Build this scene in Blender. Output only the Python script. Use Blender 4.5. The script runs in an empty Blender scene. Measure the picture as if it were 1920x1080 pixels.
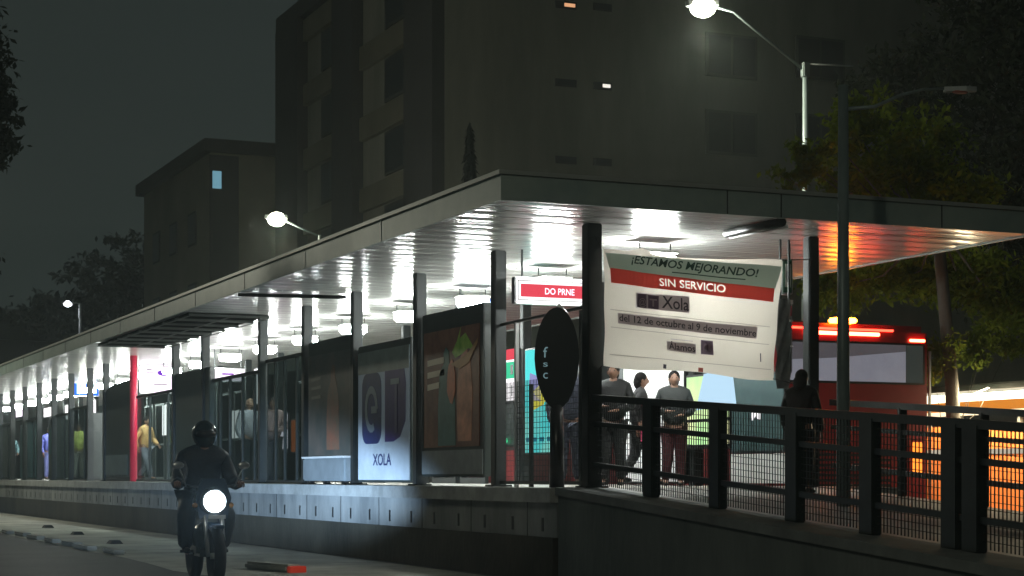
import bpy, bmesh, math, random
from mathutils import Vector, Matrix, Euler, noise
random.seed(7)
PI = math.pi; R = math.radians
sc = bpy.context.scene
C = sc.collection

# ------------------------------------------------------------------ camera
# world axes: x = across the platform (away from the road), y = along the platform, z = up, road at z 0
TH = R(23.4); CT, ST = math.cos(TH), math.sin(TH)
CAM = (-8.74, -18.01, 1.15); F = 3451.0; HX, HY = 960.0, 892.0
cd = bpy.data.cameras.new('camera'); cam = bpy.data.objects.new('camera', cd); C.objects.link(cam)
cam.location = CAM; cam.rotation_euler = (R(90), 0, -TH)
cd.sensor_width = 36.0; cd.lens = 36.0 * F / 1920.0; cd.shift_y = (HY - 540) / 1920.0
cd.clip_start = 0.1; cd.clip_end = 1500
sc.camera = cam

# ------------------------------------------------------------------ night sky, exposure
w = bpy.data.worlds.new('World'); sc.world = w; w.use_nodes = True
wn = w.node_tree; wn.nodes.clear()
wo = wn.nodes.new('ShaderNodeOutputWorld'); bg = wn.nodes.new('ShaderNodeBackground')
tc = wn.nodes.new('ShaderNodeTexCoord'); mp = wn.nodes.new('ShaderNodeMapping'); mp.inputs['Scale'].default_value = (1.2, 1.2, 3.0)
nz = wn.nodes.new('ShaderNodeTexNoise'); nz.inputs['Scale'].default_value = 1.6; nz.inputs['Detail'].default_value = 4
cr = wn.nodes.new('ShaderNodeValToRGB')
cr.color_ramp.elements[0].position = 0.3; cr.color_ramp.elements[0].color = (0.0140, 0.0195, 0.0185, 1)
cr.color_ramp.elements[1].position = 0.75; cr.color_ramp.elements[1].color = (0.0235, 0.0300, 0.0280, 1)
wn.links.new(tc.outputs['Generated'], mp.inputs['Vector']); wn.links.new(mp.outputs['Vector'], nz.inputs['Vector'])
wn.links.new(nz.outputs['Fac'], cr.inputs['Fac']); wn.links.new(cr.outputs['Color'], bg.inputs['Color'])
bg.inputs['Strength'].default_value = 1.0
wn.links.new(bg.outputs['Background'], wo.inputs['Surface'])
vs = sc.view_settings
vs.view_transform = 'Standard'; vs.look = 'None'; vs.gamma = 1; vs.exposure = 0.0
try: vs.use_curve_mapping = False
except Exception: pass
try:
    sc.cycles.use_denoising = True; sc.cycles.max_bounces = 8; sc.cycles.transparent_max_bounces = 16
    sc.cycles.sample_clamp_indirect = 6.0
except Exception: pass

# ------------------------------------------------------------------ survey helpers (photo measurements -> ground plan)
def cam_pt(px, Y):
    """plan position of something seen in column px at depth Y"""
    x = (px - HX) / F * Y
    return (CAM[0] + x * CT + Y * ST, CAM[1] - x * ST + Y * CT)
def on_x(px, t):
    """along-platform coordinate and depth where column px crosses the line x = t"""
    k = (px - HX) / F
    Y = (t - CAM[0]) / (k * CT + ST)
    return CAM[1] + Y * (CT - k * ST), Y
def on_y(px, a):
    k = (px - HX) / F
    Y = (a - CAM[1]) / (CT - k * ST)
    return CAM[0] + Y * (k * CT + ST), Y
def zat(py, Y): return CAM[2] + (HY - py) / F * Y

# ------------------------------------------------------------------ materials
def mat(name, col, rough=0.6, metal=0.0, var=0.0, vscale=3.0, bump=0.0, bscale=20.0, emit=None, es=0.0, col2=None, spec=0.5, trans=0.0, stretch=None, vpos=(0.35, 0.7)):
    m = bpy.data.materials.new(name); m.use_nodes = True
    nt = m.node_tree; b = nt.nodes['Principled BSDF']
    b.inputs['Base Color'].default_value = (*col, 1); b.inputs['Roughness'].default_value = rough
    b.inputs['Metallic'].default_value = metal; b.inputs['Specular IOR Level'].default_value = spec
    if trans: b.inputs['Transmission Weight'].default_value = trans
    if emit:
        b.inputs['Emission Color'].default_value = (*emit, 1); b.inputs['Emission Strength'].default_value = es
    if var or bump or col2:
        t = nt.nodes.new('ShaderNodeTexCoord'); g = nt.nodes.new('ShaderNodeMapping')
        if stretch: g.inputs['Scale'].default_value = stretch
        nt.links.new(t.outputs['Object'], g.inputs['Vector'])
        if var or col2:
            n = nt.nodes.new('ShaderNodeTexNoise'); n.inputs['Scale'].default_value = vscale; n.inputs['Detail'].default_value = 6
            n.inputs['Roughness'].default_value = 0.65
            nt.links.new(g.outputs['Vector'], n.inputs['Vector'])
            r = nt.nodes.new('ShaderNodeValToRGB')
            r.color_ramp.elements[0].position = vpos[0]; r.color_ramp.elements[1].position = vpos[1]
            c2 = col2 if col2 else tuple(min(1, c * (1 + var)) for c in col)
            c1 = col if col2 else tuple(c * (1 - var) for c in col)
            r.color_ramp.elements[0].color = (*c1, 1); r.color_ramp.elements[1].color = (*c2, 1)
            nt.links.new(n.outputs['Fac'], r.inputs['Fac']); nt.links.new(r.outputs['Color'], b.inputs['Base Color'])
        if bump:
            n2 = nt.nodes.new('ShaderNodeTexNoise'); n2.inputs['Scale'].default_value = bscale; n2.inputs['Detail'].default_value = 5
            nt.links.new(g.outputs['Vector'], n2.inputs['Vector'])
            bp = nt.nodes.new('ShaderNodeBump'); bp.inputs['Strength'].default_value = bump; bp.inputs['Distance'].default_value = 0.02
            nt.links.new(n2.outputs['Fac'], bp.inputs['Height']); nt.links.new(bp.outputs['Normal'], b.inputs['Normal'])
    return m
def emis(name, col, s, col2=None, vscale=3.0):
    m = bpy.data.materials.new(name); m.use_nodes = True; nt = m.node_tree; nt.nodes.clear()
    o = nt.nodes.new('ShaderNodeOutputMaterial'); e = nt.nodes.new('ShaderNodeEmission')
    e.inputs['Color'].default_value = (*col, 1); e.inputs['Strength'].default_value = s
    nt.links.new(e.outputs[0], o.inputs['Surface'])
    if col2:
        t = nt.nodes.new('ShaderNodeTexCoord'); n = nt.nodes.new('ShaderNodeTexNoise'); n.inputs['Scale'].default_value = vscale
        r = nt.nodes.new('ShaderNodeValToRGB'); r.color_ramp.elements[0].color = (*col, 1); r.color_ramp.elements[1].color = (*col2, 1)
        r.color_ramp.elements[0].position = 0.42; r.color_ramp.elements[1].position = 0.6
        nt.links.new(t.outputs['Object'], n.inputs['Vector']); nt.links.new(n.outputs['Fac'], r.inputs['Fac']); nt.links.new(r.outputs['Color'], e.inputs['Color'])
    return m
def glass(name, tint=(0.85, 0.92, 0.9), refl=0.12):
    m = bpy.data.materials.new(name); m.use_nodes = True; nt = m.node_tree; nt.nodes.clear()
    o = nt.nodes.new('ShaderNodeOutputMaterial'); a = nt.nodes.new('ShaderNodeBsdfTransparent'); g = nt.nodes.new('ShaderNodeBsdfGlossy')
    mx = nt.nodes.new('ShaderNodeMixShader'); a.inputs['Color'].default_value = (*tint, 1); g.inputs['Roughness'].default_value = 0.08
    mx.inputs['Fac'].default_value = refl
    nt.links.new(a.outputs[0], mx.inputs[1]); nt.links.new(g.outputs[0], mx.inputs[2]); nt.links.new(mx.outputs[0], o.inputs['Surface'])
    return m

M = {}
M['asphalt'] = mat('asphalt', (0.022, 0.024, 0.024), 0.55, col2=(0.06, 0.06, 0.055), vscale=0.7, bump=0.5, bscale=60)
M['lane'] = mat('lane_concrete', (0.26, 0.255, 0.22), 0.75, col2=(0.50, 0.49, 0.42), vscale=0.9, bump=0.3, bscale=30)
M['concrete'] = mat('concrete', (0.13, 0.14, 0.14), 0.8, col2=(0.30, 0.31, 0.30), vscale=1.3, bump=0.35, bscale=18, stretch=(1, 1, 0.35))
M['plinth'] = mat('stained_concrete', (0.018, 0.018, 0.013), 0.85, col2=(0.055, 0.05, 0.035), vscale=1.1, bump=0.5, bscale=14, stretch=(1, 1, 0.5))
M['ramp_concrete'] = mat('ramp_concrete', (0.055, 0.068, 0.064), 0.85, col2=(0.12, 0.135, 0.128), vscale=0.9, bump=0.5, bscale=14, stretch=(1, 1, 0.3))
M['ledge'] = mat('ledge', (0.22, 0.23, 0.22), 0.7, col2=(0.38, 0.39, 0.38), vscale=2.5, bump=0.2)
M['floor'] = mat('platform_floor', (0.42, 0.41, 0.38), 0.45, col2=(0.55, 0.54, 0.50), vscale=2.5)
M['rampfloor'] = mat('ramp_floor', (0.20, 0.20, 0.19), 0.6, col2=(0.32, 0.31, 0.29), vscale=2.5)
M['steel'] = mat('dark_steel', (0.020, 0.024, 0.024), 0.5, 0.2, var=0.25, vscale=4)
M['fence'] = mat('fence_paint', (0.018, 0.026, 0.025), 0.5, 0.2, var=0.3, vscale=5)
M['bright_steel'] = mat('brushed_steel', (0.55, 0.56, 0.57), 0.3, 0.9)
M['red_post'] = mat('red_post', (0.55, 0.02, 0.06), 0.4)
M['fascia'] = mat('fascia_metal', (0.19, 0.25, 0.235), 0.45, 0.1, col2=(0.32, 0.37, 0.33), vscale=0.9, bump=0.12, bscale=2)
M['trim'] = mat('roof_trim', (0.30, 0.31, 0.28), 0.45, 0.3)
M['roof'] = mat('roof_sheet', (0.12, 0.13, 0.13), 0.6, 0.3, var=0.3, vscale=1.5)
M['white'] = mat('white_enamel', (0.72, 0.72, 0.70), 0.4, var=0.05)
M['dark'] = mat('dark_board', (0.035, 0.045, 0.042), 0.35, var=0.3, vscale=1.5)
M['black'] = mat('black_paint', (0.012, 0.013, 0.014), 0.35)
M['rubber'] = mat('rubber', (0.015, 0.015, 0.015), 0.8)
M['glass'] = glass('clear_glass'); M['glass_dark'] = glass('tinted_glass', (0.42, 0.48, 0.47), 0.16)
M['lamp_white'] = emis('led_panel_light', (0.94, 1.0, 0.96), 150)
M['sodium'] = emis('street_lamp_glass', (1.0, 1.0, 0.78), 60)
M['far_lamp'] = emis('far_lamp_glass', (0.9, 0.9, 1.0), 30)
M['galv'] = mat('galvanised_pole', (0.33, 0.36, 0.35), 0.5, 0.4, var=0.2, vscale=3)
M['greypole'] = mat('grey_green_pole', (0.15, 0.19, 0.185), 0.45, 0.2, var=0.25, vscale=4, stretch=(1, 1, 0.3))
M['soffit'] = mat('soffit_metal', (0.74, 0.74, 0.71), 0.23, 0.25, var=0.06, vscale=0.8)
M['bark'] = mat('bark', (0.05, 0.045, 0.04), 0.9, col2=(0.11, 0.10, 0.085), vscale=6, bump=0.9, bscale=10, stretch=(1, 1, 0.25))
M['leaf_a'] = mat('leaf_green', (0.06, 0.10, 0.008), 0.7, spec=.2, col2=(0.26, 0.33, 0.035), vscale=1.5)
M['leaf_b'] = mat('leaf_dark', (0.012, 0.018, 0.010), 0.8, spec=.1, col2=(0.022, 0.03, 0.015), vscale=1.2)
def leafy(m, k=.55):
    nt = m.node_tree; p = nt.nodes['Principled BSDF']; src = p.inputs['Base Color'].links[0].from_socket
    t2 = nt.nodes.new('ShaderNodeBsdfTranslucent'); m2 = nt.nodes.new('ShaderNodeMixShader'); m2.inputs['Fac'].default_value = k
    nt.links.new(src, t2.inputs['Color']); nt.links.new(p.outputs[0], m2.inputs[1]); nt.links.new(t2.outputs[0], m2.inputs[2]); nt.links.new(m2.outputs[0], nt.nodes['Material Output'].inputs['Surface'])
leafy(M['leaf_a'])
M['leaf_d'] = mat('leaf_evergreen', (0.008, 0.012, 0.008), 0.8, var=0.3)

# ------------------------------------------------------------------ object helpers
def tag(o, label=None, cat=None, group=None, kind=None):
    if label: o['label'] = label
    if cat: o['category'] = cat
    if group: o['group'] = group
    if kind: o['kind'] = kind
    return o
def empty(name, loc=(0, 0, 0), rz=0.0, label=None, cat=None, group=None):
    o = bpy.data.objects.new(name, None); C.objects.link(o); o.location = loc; o.rotation_euler = (0, 0, rz)
    o.empty_display_size = 0.2
    return tag(o, label, cat, group)
class MB:
    def __init__(s): s.v = []; s.f = []; s.sm = []
    def add(s, vs_, fs, smooth=False):
        n = len(s.v); s.v += [tuple(p) for p in vs_]; s.f += [tuple(i + n for i in f) for f in fs]; s.sm += [smooth] * len(fs); return s
    def box(s, x0, x1, y0, y1, z0, z1, bev=0.0):
        if x0 > x1: x0, x1 = x1, x0
        if y0 > y1: y0, y1 = y1, y0
        if z0 > z1: z0, z1 = z1, z0
        if bev > 0:
            bm = bmesh.new(); bmesh.ops.create_cube(bm, size=1.0)
            for v in bm.verts: v.co = Vector(((x0 + x1) / 2 + v.co.x * (x1 - x0), (y0 + y1) / 2 + v.co.y * (y1 - y0), (z0 + z1) / 2 + v.co.z * (z1 - z0)))
            bmesh.ops.bevel(bm, geom=bm.edges[:], offset=bev, segments=2, affect='EDGES')
            bm.verts.index_update(); s.add([v.co[:] for v in bm.verts], [[v.index for v in f.verts] for f in bm.faces]); bm.free(); return s
        return s.add([(x0, y0, z0), (x1, y0, z0), (x1, y1, z0), (x0, y1, z0), (x0, y0, z1), (x1, y0, z1), (x1, y1, z1), (x0, y1, z1)],
                     [(0, 3, 2, 1), (4, 5, 6, 7), (0, 1, 5, 4), (1, 2, 6, 5), (2, 3, 7, 6), (3, 0, 4, 7)])
    def tube(s, pts, r, n=8, caps=True):
        pts = [Vector(p) for p in pts]
        rs = r if isinstance(r, (list, tuple)) else [r] * len(pts)
        vv = []; ff = []; prev = None
        for i, p in enumerate(pts):
            d = (pts[min(i + 1, len(pts) - 1)] - pts[max(i - 1, 0)]).normalized()
            if prev is None:
                u = d.cross(Vector((0, 0, 1)));
                if u.length < 1e-3: u = Vector((1, 0, 0))
                u.normalize()
            else:
                u = (prev - d * prev.dot(d))
                if u.length < 1e-4: u = Vector((1, 0, 0))
                u.normalize()
            prev = u; q = d.cross(u)
            for k in range(n):
                an = 2 * PI * k / n
                vv.append(p + u * math.cos(an) * rs[i] + q * math.sin(an) * rs[i])
        for i in range(len(pts) - 1):
            for k in range(n):
                a = i * n + k; b = i * n + (k + 1) % n
                ff.append((a, b, b + n, a + n))
        s.add(vv, ff, True)
        if caps:
            m0 = len(s.v) - len(vv)
            s.f.append(tuple(m0 + k for k in range(n))[::-1]); s.f.append(tuple(m0 + len(vv) - n + k for k in range(n))); s.sm += [False, False]
        return s
    def ball(s, c, rx, ry=None, rz=None, n=14, m=9):
        ry = ry or rx; rz = rz or rx; vv = [(c[0], c[1], c[2] + rz)]; ff = []
        for j in range(1, m):
            ph = PI * j / m
            for i in range(n):
                th = 2 * PI * i / n
                vv.append((c[0] + rx * math.sin(ph) * math.cos(th), c[1] + ry * math.sin(ph) * math.sin(th), c[2] + rz * math.cos(ph)))
        vv.append((c[0], c[1], c[2] - rz)); L = len(vv) - 1
        for i in range(n):
            ff.append((0, 1 + i, 1 + (i + 1) % n)); ff.append((L, L - n + (i + 1) % n, L - n + i))
        for j in range(m - 2):
            for i in range(n):
                a = 1 + j * n + i; b = 1 + j * n + (i + 1) % n
                ff.append((a, a + n, b + n, b))
        return s.add(vv, ff, True)
    def prism(s, poly, org, ux, uy, un, th):
        """polygon in (u,v) on plane org+u*ux+v*uy, thickness th along un (front at org+un*th)"""
        org, ux, uy, un = Vector(org), Vector(ux), Vector(uy), Vector(un); n = len(poly)
        b = [org + ux * p[0] + uy * p[1] for p in poly]; t = [q + un * th for q in b]
        return s.add(b + t, [tuple(range(n))[::-1], tuple(range(n, 2 * n))] + [(i, (i + 1) % n, n + (i + 1) % n, n + i) for i in range(n)])
    def wheel(s, c, ax, R1, r2, n=24, m=8):
        """torus tyre round axis ax"""
        ax = Vector(ax).normalized(); u = ax.cross(Vector((0, 0, 1))).normalized(); q = ax.cross(u); c = Vector(c); vv = []; ff = []
        for i in range(n):
            th = 2 * PI * i / n; rd = u * math.cos(th) + q * math.sin(th)
            for j in range(m):
                ph = 2 * PI * j / m; vv.append(c + rd * (R1 + r2 * math.cos(ph)) + ax * r2 * math.sin(ph))
        for i in range(n):
            for j in range(m):
                ff.append((i * m + j, ((i + 1) % n) * m + j, ((i + 1) % n) * m + (j + 1) % m, i * m + (j + 1) % m))
        return s.add(vv, ff, True)
    def build(s, name, material, parent=None):
        me = bpy.data.meshes.new(name); me.from_pydata(s.v, [], s.f); me.update()
        me.polygons.foreach_set('use_smooth', s.sm)
        if material: me.materials.append(material)
        o = bpy.data.objects.new(name, me); C.objects.link(o)
        if parent: o.parent = parent
        return o
def children(o): return [c for c in C.objects if c.parent == o]
def copy_tree(o, parent=None):
    c = o.copy(); C.objects.link(c)
    if parent: c.parent = parent
    for ch in list(o.children): copy_tree(ch, c)
    return c
def text_mesh(s, bold=0.0, shear=0.0, ext=0.0):
    """returns verts (normalised: width 1, cap height kept relative) and faces"""
    cu = bpy.data.curves.new('t', 'FONT'); cu.body = s; cu.size = 1; cu.offset = bold; cu.shear = shear; cu.resolution_u = 3; cu.extrude = ext
    ob = bpy.data.objects.new('t', cu); C.objects.link(ob); bpy.context.view_layer.update()
    me = bpy.data.meshes.new_from_object(ob.evaluated_get(bpy.context.evaluated_depsgraph_get()))
    vv = [v.co.copy() for v in me.vertices]; ff = [tuple(p.vertices) for p in me.polygons]
    bpy.data.objects.remove(ob); bpy.data.meshes.remove(me); bpy.data.curves.remove(cu)
    x0 = min(v.x for v in vv); x1 = max(v.x for v in vv)
    return [((v.x - x0) / (x1 - x0), v.y) for v in vv], ff
def rrect(w_, h_, r, n=5):
    pts = []
    for (cx, cy, a0) in ((w_ - r, h_ - r, 0), (r, h_ - r, 90), (r, r, 180), (w_ - r, r, 270)):
        for i in range(n + 1):
            a = R(a0 + 90 * i / n); pts.append((cx + r * math.cos(a), cy + r * math.sin(a)))
    return pts
# faces looking at the road (normal -x): picture right = -y
RU, RV, RN = (0, -1, 0), (0, 0, 1), (-1, 0, 0)
# faces looking along the platform to the ramp (normal -y): picture right = +x
EU, EV, EN = (1, 0, 0), (0, 0, 1), (0, -1, 0)
def text_on(name, s, org, ux, uy, un, width, height, material, parent, bold=0.0, lift=0.004):
    tv, tf = text_mesh(s, bold); org = Vector(org); ux, uy, un = Vector(ux), Vector(uy), Vector(un)
    mb = MB(); mb.add([org + ux * (u * width) + uy * (v * height / 0.72) + un * lift for u, v in tv], tf)
    return mb.build(name, material, parent)

# ================================================================== THE SETTING
PF = 1.02           # platform floor
SOF = 3.885         # underside of the canopy
RT = 4.15           # top of the canopy
g = MB(); g.add([(-120, -60, 0), (160, -60, 0), (160, 190, 0), (-120, 190, 0)], [(0, 1, 2, 3)])
tag(g.build('road', M['asphalt']), kind='structure')
# pale concrete lane beside the platform, uneven edge
lv = []; lf = []; N = 90
for i in range(N + 1):
    y = -14 + i * 2.0
    lv += [(-3.55 + 0.12 * noise.noise(Vector((y * 0.4, 0, 0))) * 2, y, 0.005), (-0.62, y, 0.005)]
    if i: k = 2 * i; lf.append((k - 2, k - 1, k + 1, k))
l_ = MB(); l_.add(lv, lf); tag(l_.build('concrete_lane', M['lane']), kind='structure')
# bus lane beyond and the far pavement
b_ = MB(); b_.box(7.6, 13.4, -40, 120, 0.0, 0.14); tag(b_.build('far_pavement', M['lane']), kind='structure')

# low black studs on the concrete lane
stud = MB(); stud.add([(-.11, -.18, 0), (.11, -.18, 0), (.11, .18, 0), (-.11, .18, 0), (-.07, -.11, .06), (.07, -.11, .06), (.07, .11, .06), (-.07, .11, .06)],
                      [(0, 3, 2, 1), (4, 5, 6, 7), (0, 1, 5, 4), (1, 2, 6, 5), (2, 3, 7, 6), (3, 0, 4, 7)])
stud0 = stud.build('lane_stud', M['rubber'])
for i, (px, py, lab) in enumerate(((90, 990, 'low black rubber stud on the pale concrete lane, farthest of the three'),
                                   (145, 1003, 'low black rubber stud on the pale concrete lane, middle of the three'),
                                   (215, 1020, 'low black rubber stud on the pale concrete lane, nearest the motorcycle'))):
    o = stud0 if i == 0 else stud0.copy()
    if i: C.objects.link(o)
    Y = CAM[2] * F / (py - HY); x, y = cam_pt(px, Y); o.location = (x, y, 0.005)
    tag(o, lab, 'lane stud', 'black studs along the concrete lane')
# low pale kerb blocks, a broken line along the lane
kb = MB(); kb.box(-.10, .10, -.55, .55, 0, .07, .03); kb0 = kb.build('kerb_block', mat('kerb_paint', (.20, .19, .16), .8, col2=(.34, .33, .28), vscale=4, bump=.4))
rrk = random.Random(2)
for i in range(11):
    o = kb0 if i == 0 else kb0.copy()
    if i: C.objects.link(o)
    o.location = (-3.42 + rrk.uniform(-.06, .06), 9.0 + i * 1.75 + rrk.uniform(-.2, .2), 0.004); o.rotation_euler = (0, 0, rrk.uniform(-.05, .05))
    tag(o, 'low pale kerb block in the broken line along the concrete lane', 'kerb block', 'pale kerb blocks in a broken line along the lane')
# pale lane divider with a red reflector near the bottom of the view
dv = empty('lane_divider', (*cam_pt(512, 22.2), 0), R(12), 'pale concrete lane divider with a red end lying on the road beside the motorcycle', 'lane divider')
d = MB(); d.box(-.11, .11, -.55, .55, 0, .10, 0.03); d.build('concrete_block', M['lane'], dv)
d = MB(); d.box(-.112, .112, -.63, -.552, 0.0, .085, 0.01); d.build('reflector', mat('red_reflector', (0.6, 0.04, 0.02), 0.3, emit=(1, .08, .03), es=0.12), dv)

# ================================================================== STATION
st = empty('bus_station', (0, 0, 0), 0, 'long raised bus station with a flat metal canopy on slim dark posts', 'bus station')
LEN = 78.0
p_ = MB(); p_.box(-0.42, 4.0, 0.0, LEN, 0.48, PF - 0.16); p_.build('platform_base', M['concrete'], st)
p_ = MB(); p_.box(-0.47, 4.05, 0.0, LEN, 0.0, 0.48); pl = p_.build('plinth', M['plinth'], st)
p_ = MB(); p_.box(-0.52, 4.02, -0.03, LEN, PF - 0.16, PF - 0.004); p_.build('ledge', M['ledge'], st)
p_ = MB(); p_.box(-0.12, 3.75, 0.0, LEN, PF - 0.004, PF); p_.build('floor', M['floor'], st)
# weep slots and vertical joints in the wall
y = 0.365
k = 0
while y < 52:
    s_ = MB(); s_.box(-0.428, -0.40, y - 0.022, y + 0.022, 0.54, 0.69); s_.build('weep_slot', M['black'], st); y += 0.83
    k += 1
    if k > 48: break
y = 0.78
while y < 45:
    s_ = MB(); s_.box(-0.424, -0.40, y - 0.008, y + 0.008, 0.48, PF - 0.16); s_.build('wall_joint', M['black'], st); y += 1.67
# posts
near_posts = [0, 2.6, 5.33, 8.0, 10.5, 13.1, 17.2, 19.7, 23.9, 27.1, 29.2, 31.9, 34.6, 37.2, 39.9, 42.5, 45.2, 47.9, 51, 54, 57]
for i, a in enumerate(near_posts):
    s_ = MB(); hw = 0.075 if i else 0.085
    if i == 8:
        s_.tube([(0, a, PF), (0, a, SOF)], 0.085, 16)
        tag(s_.build('post', M['red_post'], st), 'bright red round post')
    else:
        s_.box(-hw, hw, a - hw, a + hw, PF, SOF, 0.012); s_.box(-hw - .05, hw + .05, a - hw - .05, a + hw + .05, PF, PF + .02)
        s_.build('post', M['steel'], st)
for a in [0.0, 2.7, 5.4, 8.1, 10.8, 13.5, 16.2, 18.9, 21.6, 24.3, 27, 29.7, 32.4, 35.1, 37.8, 40.5, 43.2, 46, 49, 52]:
    s_ = MB(); s_.box(2.72, 2.86, a - .07, a + .07, PF, SOF, 0.012); s_.build('post', M['steel'], st)
# roof: top slab, fascia, ribbed glossy soffit
X0, X1, Y0 = -1.65, 4.95, -1.35
rf = empty('roof'); rf.parent = st
r_ = MB(); r_.box(X0 + .05, X1 - .05, Y0 + .05, LEN, SOF + .10, RT - .03); r_.build('roof_deck', M['roof'], rf)
r_ = MB()
r_.box(X0, X0 + .04, Y0, LEN, SOF - .02, RT - .035); r_.box(X1 - .04, X1, Y0, LEN, SOF - .02, RT - .035); r_.box(X0 + .04, X1 - .04, Y0, Y0 + .04, SOF - .02, RT - .035)
r_.build('fascia', M['fascia'], rf)
r_ = MB()
r_.box(X0 - .03, X0 + .07, Y0 - .03, LEN, RT - .032, RT + .01); r_.box(X1 - .07, X1 + .03, Y0 - .03, LEN, RT - .032, RT + .01); r_.box(X0 + .07, X1 - .07, Y0 - .03, Y0 + .07, RT - .032, RT + .01)
r_.build('edge_trim', M['trim'], rf)
for x in (0.9, 1.55, 3.6): r_ = MB(); r_.box(x, x + .012, Y0 - .006, Y0 - .001, SOF - .015, RT - .035); r_.build('fascia_joint', M['black'], rf)
for a in [2.2 + 3.0 * k for k in range(24)]: r_ = MB(); r_.box(X0 - .006, X0 - .001, a, a + .014, SOF - .015, RT - .035); r_.build('fascia_joint', M['black'], rf)
# soffit slats run across the platform: a shallow rib every 0.15 m
sv = []; sf = []; step = 0.15; y = Y0 + .04; n = 0
while y < LEN:
    tilt = 0.0035 * math.sin(n * 2.3) + 0.0025 * noise.noise(Vector((n * .37, 0, 0)))
    a0, a1 = y, y + step - 0.014; z0, z1 = SOF + tilt, SOF - tilt
    m = (a0 + a1) / 2; zb = SOF - 0.0035
    for (yy, zz) in ((a0, z0 + .012), (a0 + .006, z0), (m, (z0 + z1) / 2 - .0012), (a1 - .006, z1), (a1, z1 + .012), (y + step, SOF + .014)):
        sv += [(X0 + .04, yy, zz), (X1 - .04, yy, zz)]
    y += step; n += 1
for i in range(len(sv) // 2 - 1): sf.append((2 * i, 2 * i + 1, 2 * i + 3, 2 * i + 2))
r_ = MB(); r_.add(sv, sf); so = r_.build('soffit', M['soffit'], rf)
# dark ceiling grille, thin dark ceiling frame bar
gr = MB(); gx0, gx1, gy0, gy1 = -1.5, -.12, 12.3, 20.2
gr.box(gx0, gx1, gy0, gy1, SOF - .03, SOF - .012); gr.build('ceiling_hatch', mat('matte_black', (.012, .013, .012), 1.0, spec=.0), rf)
gr = MB()
for k in range(9):
    yy = gy0 + (gy1 - gy0) * k / 8; gr.box(gx0, gx1, yy - .03, yy + .03, SOF - .07, SOF - .031)
for xx in (gx0, (gx0 + gx1) / 2, gx1): gr.box(xx - .03, xx + .03, gy0 - .03, gy1 + .03, SOF - .075, SOF - .071)
gr.build('hatch_frame', mat('hatch_bars', (.06, .065, .06), .9, spec=.1), rf)
gr = MB(); gr.tube([(-1.6, 8.75, SOF - .04), (0.0, 8.5, SOF - .04)], .03, 6); gr.build('ceiling_rod', mat('rod_black', (.012, .012, .012), 1.0, spec=.0), rf)
# rail high in the first bay
gr = MB(); gr.tube([(0, 0.085, 3.0), (0, 2.52, 2.98)], .02, 8); gr.build('cross_rail', M['steel'], st)

# ---- LED panel lights under the canopy
def make_light():
    e = empty('ceiling_light')
    h = MB(); h.box(-.22, .22, -.18, .18, -.03, 0, .008); h.build('housing', M['white'], e)
    h = MB(); h.box(-.20, .20, -.16, .16, -.17, -.031, .03); h.build('diffuser', M['lamp_white'], e)
    h = MB(); [h.tube([(sx, 0, 0), (sx, 0, .10)], .008, 6) for sx in (-.2, .2)]; h.build('hanger', M['steel'], e)
    return e
L0 = make_light()
lt = [0.9, 3.75, 6.5, 9.15, 11.9, 14.7, 17.4, 20.1, 22.8, 25.5, 28.2, 31, 33.7, 36.4, 39.1, 41.8, 44.5, 47.2, 50, 53]
where = ['seen just above the white banner', 'over the red and white line sign', 'above the tall poster with the green leaf', 'above the pale blue logo poster', 'above the dark poster panel', 'just right of the dark ceiling hatch']
for i, a in enumerate(lt):
    o = L0 if i == 0 else copy_tree(L0)
    o.location = (1.25, a, SOF - 0.14)
    if i < 6: lab = 'bright white square light under the canopy ' + where[i]
    else: lab = 'bright white square light in the far row beyond the dark ceiling hatch'
    tag(o, lab, 'ceiling light', 'square lights in a row under the canopy')
# unlit tube fixture slanting under the ramp end of the canopy
xa, Ya = on_y(1362, 0.55); f0 = Vector((1.50, -0.30, SOF - .06)); f1 = Vector((1.62, -1.28, SOF - .05))
tf_ = empty('tube_fixture', f0, 0, 'unlit dark tube light fixture under the ramp end of the canopy', 'light fixture')
dd = f1 - f0; h = MB(); h.tube([(0, 0, 0), dd], .05, 8); h.build('housing', M['black'], tf_)
h = MB(); h.tube([Vector((.05, 0, -.045)), dd + Vector((.05, 0, -.045))], .016, 8); h.build('tube', M['white'], tf_)

# ================================================================== far side of the platform: panels, screens, doors
FX = 2.68
M['cyan'] = emis('cyan_screen', (0.12, 0.95, 0.95), 0.9, (0.3, 1.0, 0.9), 1.5)
M['limeglow'] = emis('lime_screen', (0.55, 1.0, 0.45), 1.1, (1.0, 1.0, 0.55), 1.2)
M['whiteglow'] = emis('white_lightbox', (1.0, 0.96, 0.98), 1.6)
M['pinkglow'] = emis('pinkish_lightbox', (1.0, 0.86, 1.0), 1.8)
M['redglow'] = emis('red_sign_face', (0.95, 0.09, 0.13), 0.9)
M['blueglow'] = emis('blue_sign_face', (0.02, 0.18, 1.0), 1.3)
M['bluewhite'] = emis('pale_blue_sign_face', (0.7, 0.92, 1.0), 2.0)
M['greenled'] = emis('green_lamp', (0.1, 1.0, 0.45), 2.2)
M['teal'] = mat('teal_panel', (0.04, 0.085, 0.09), 0.4, var=0.25, vscale=2)
M['redpaint'] = mat('red_paint', (0.35, 0.015, 0.02), 0.45)
def rx(px, t=FX): return on_x(px, t)
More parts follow.
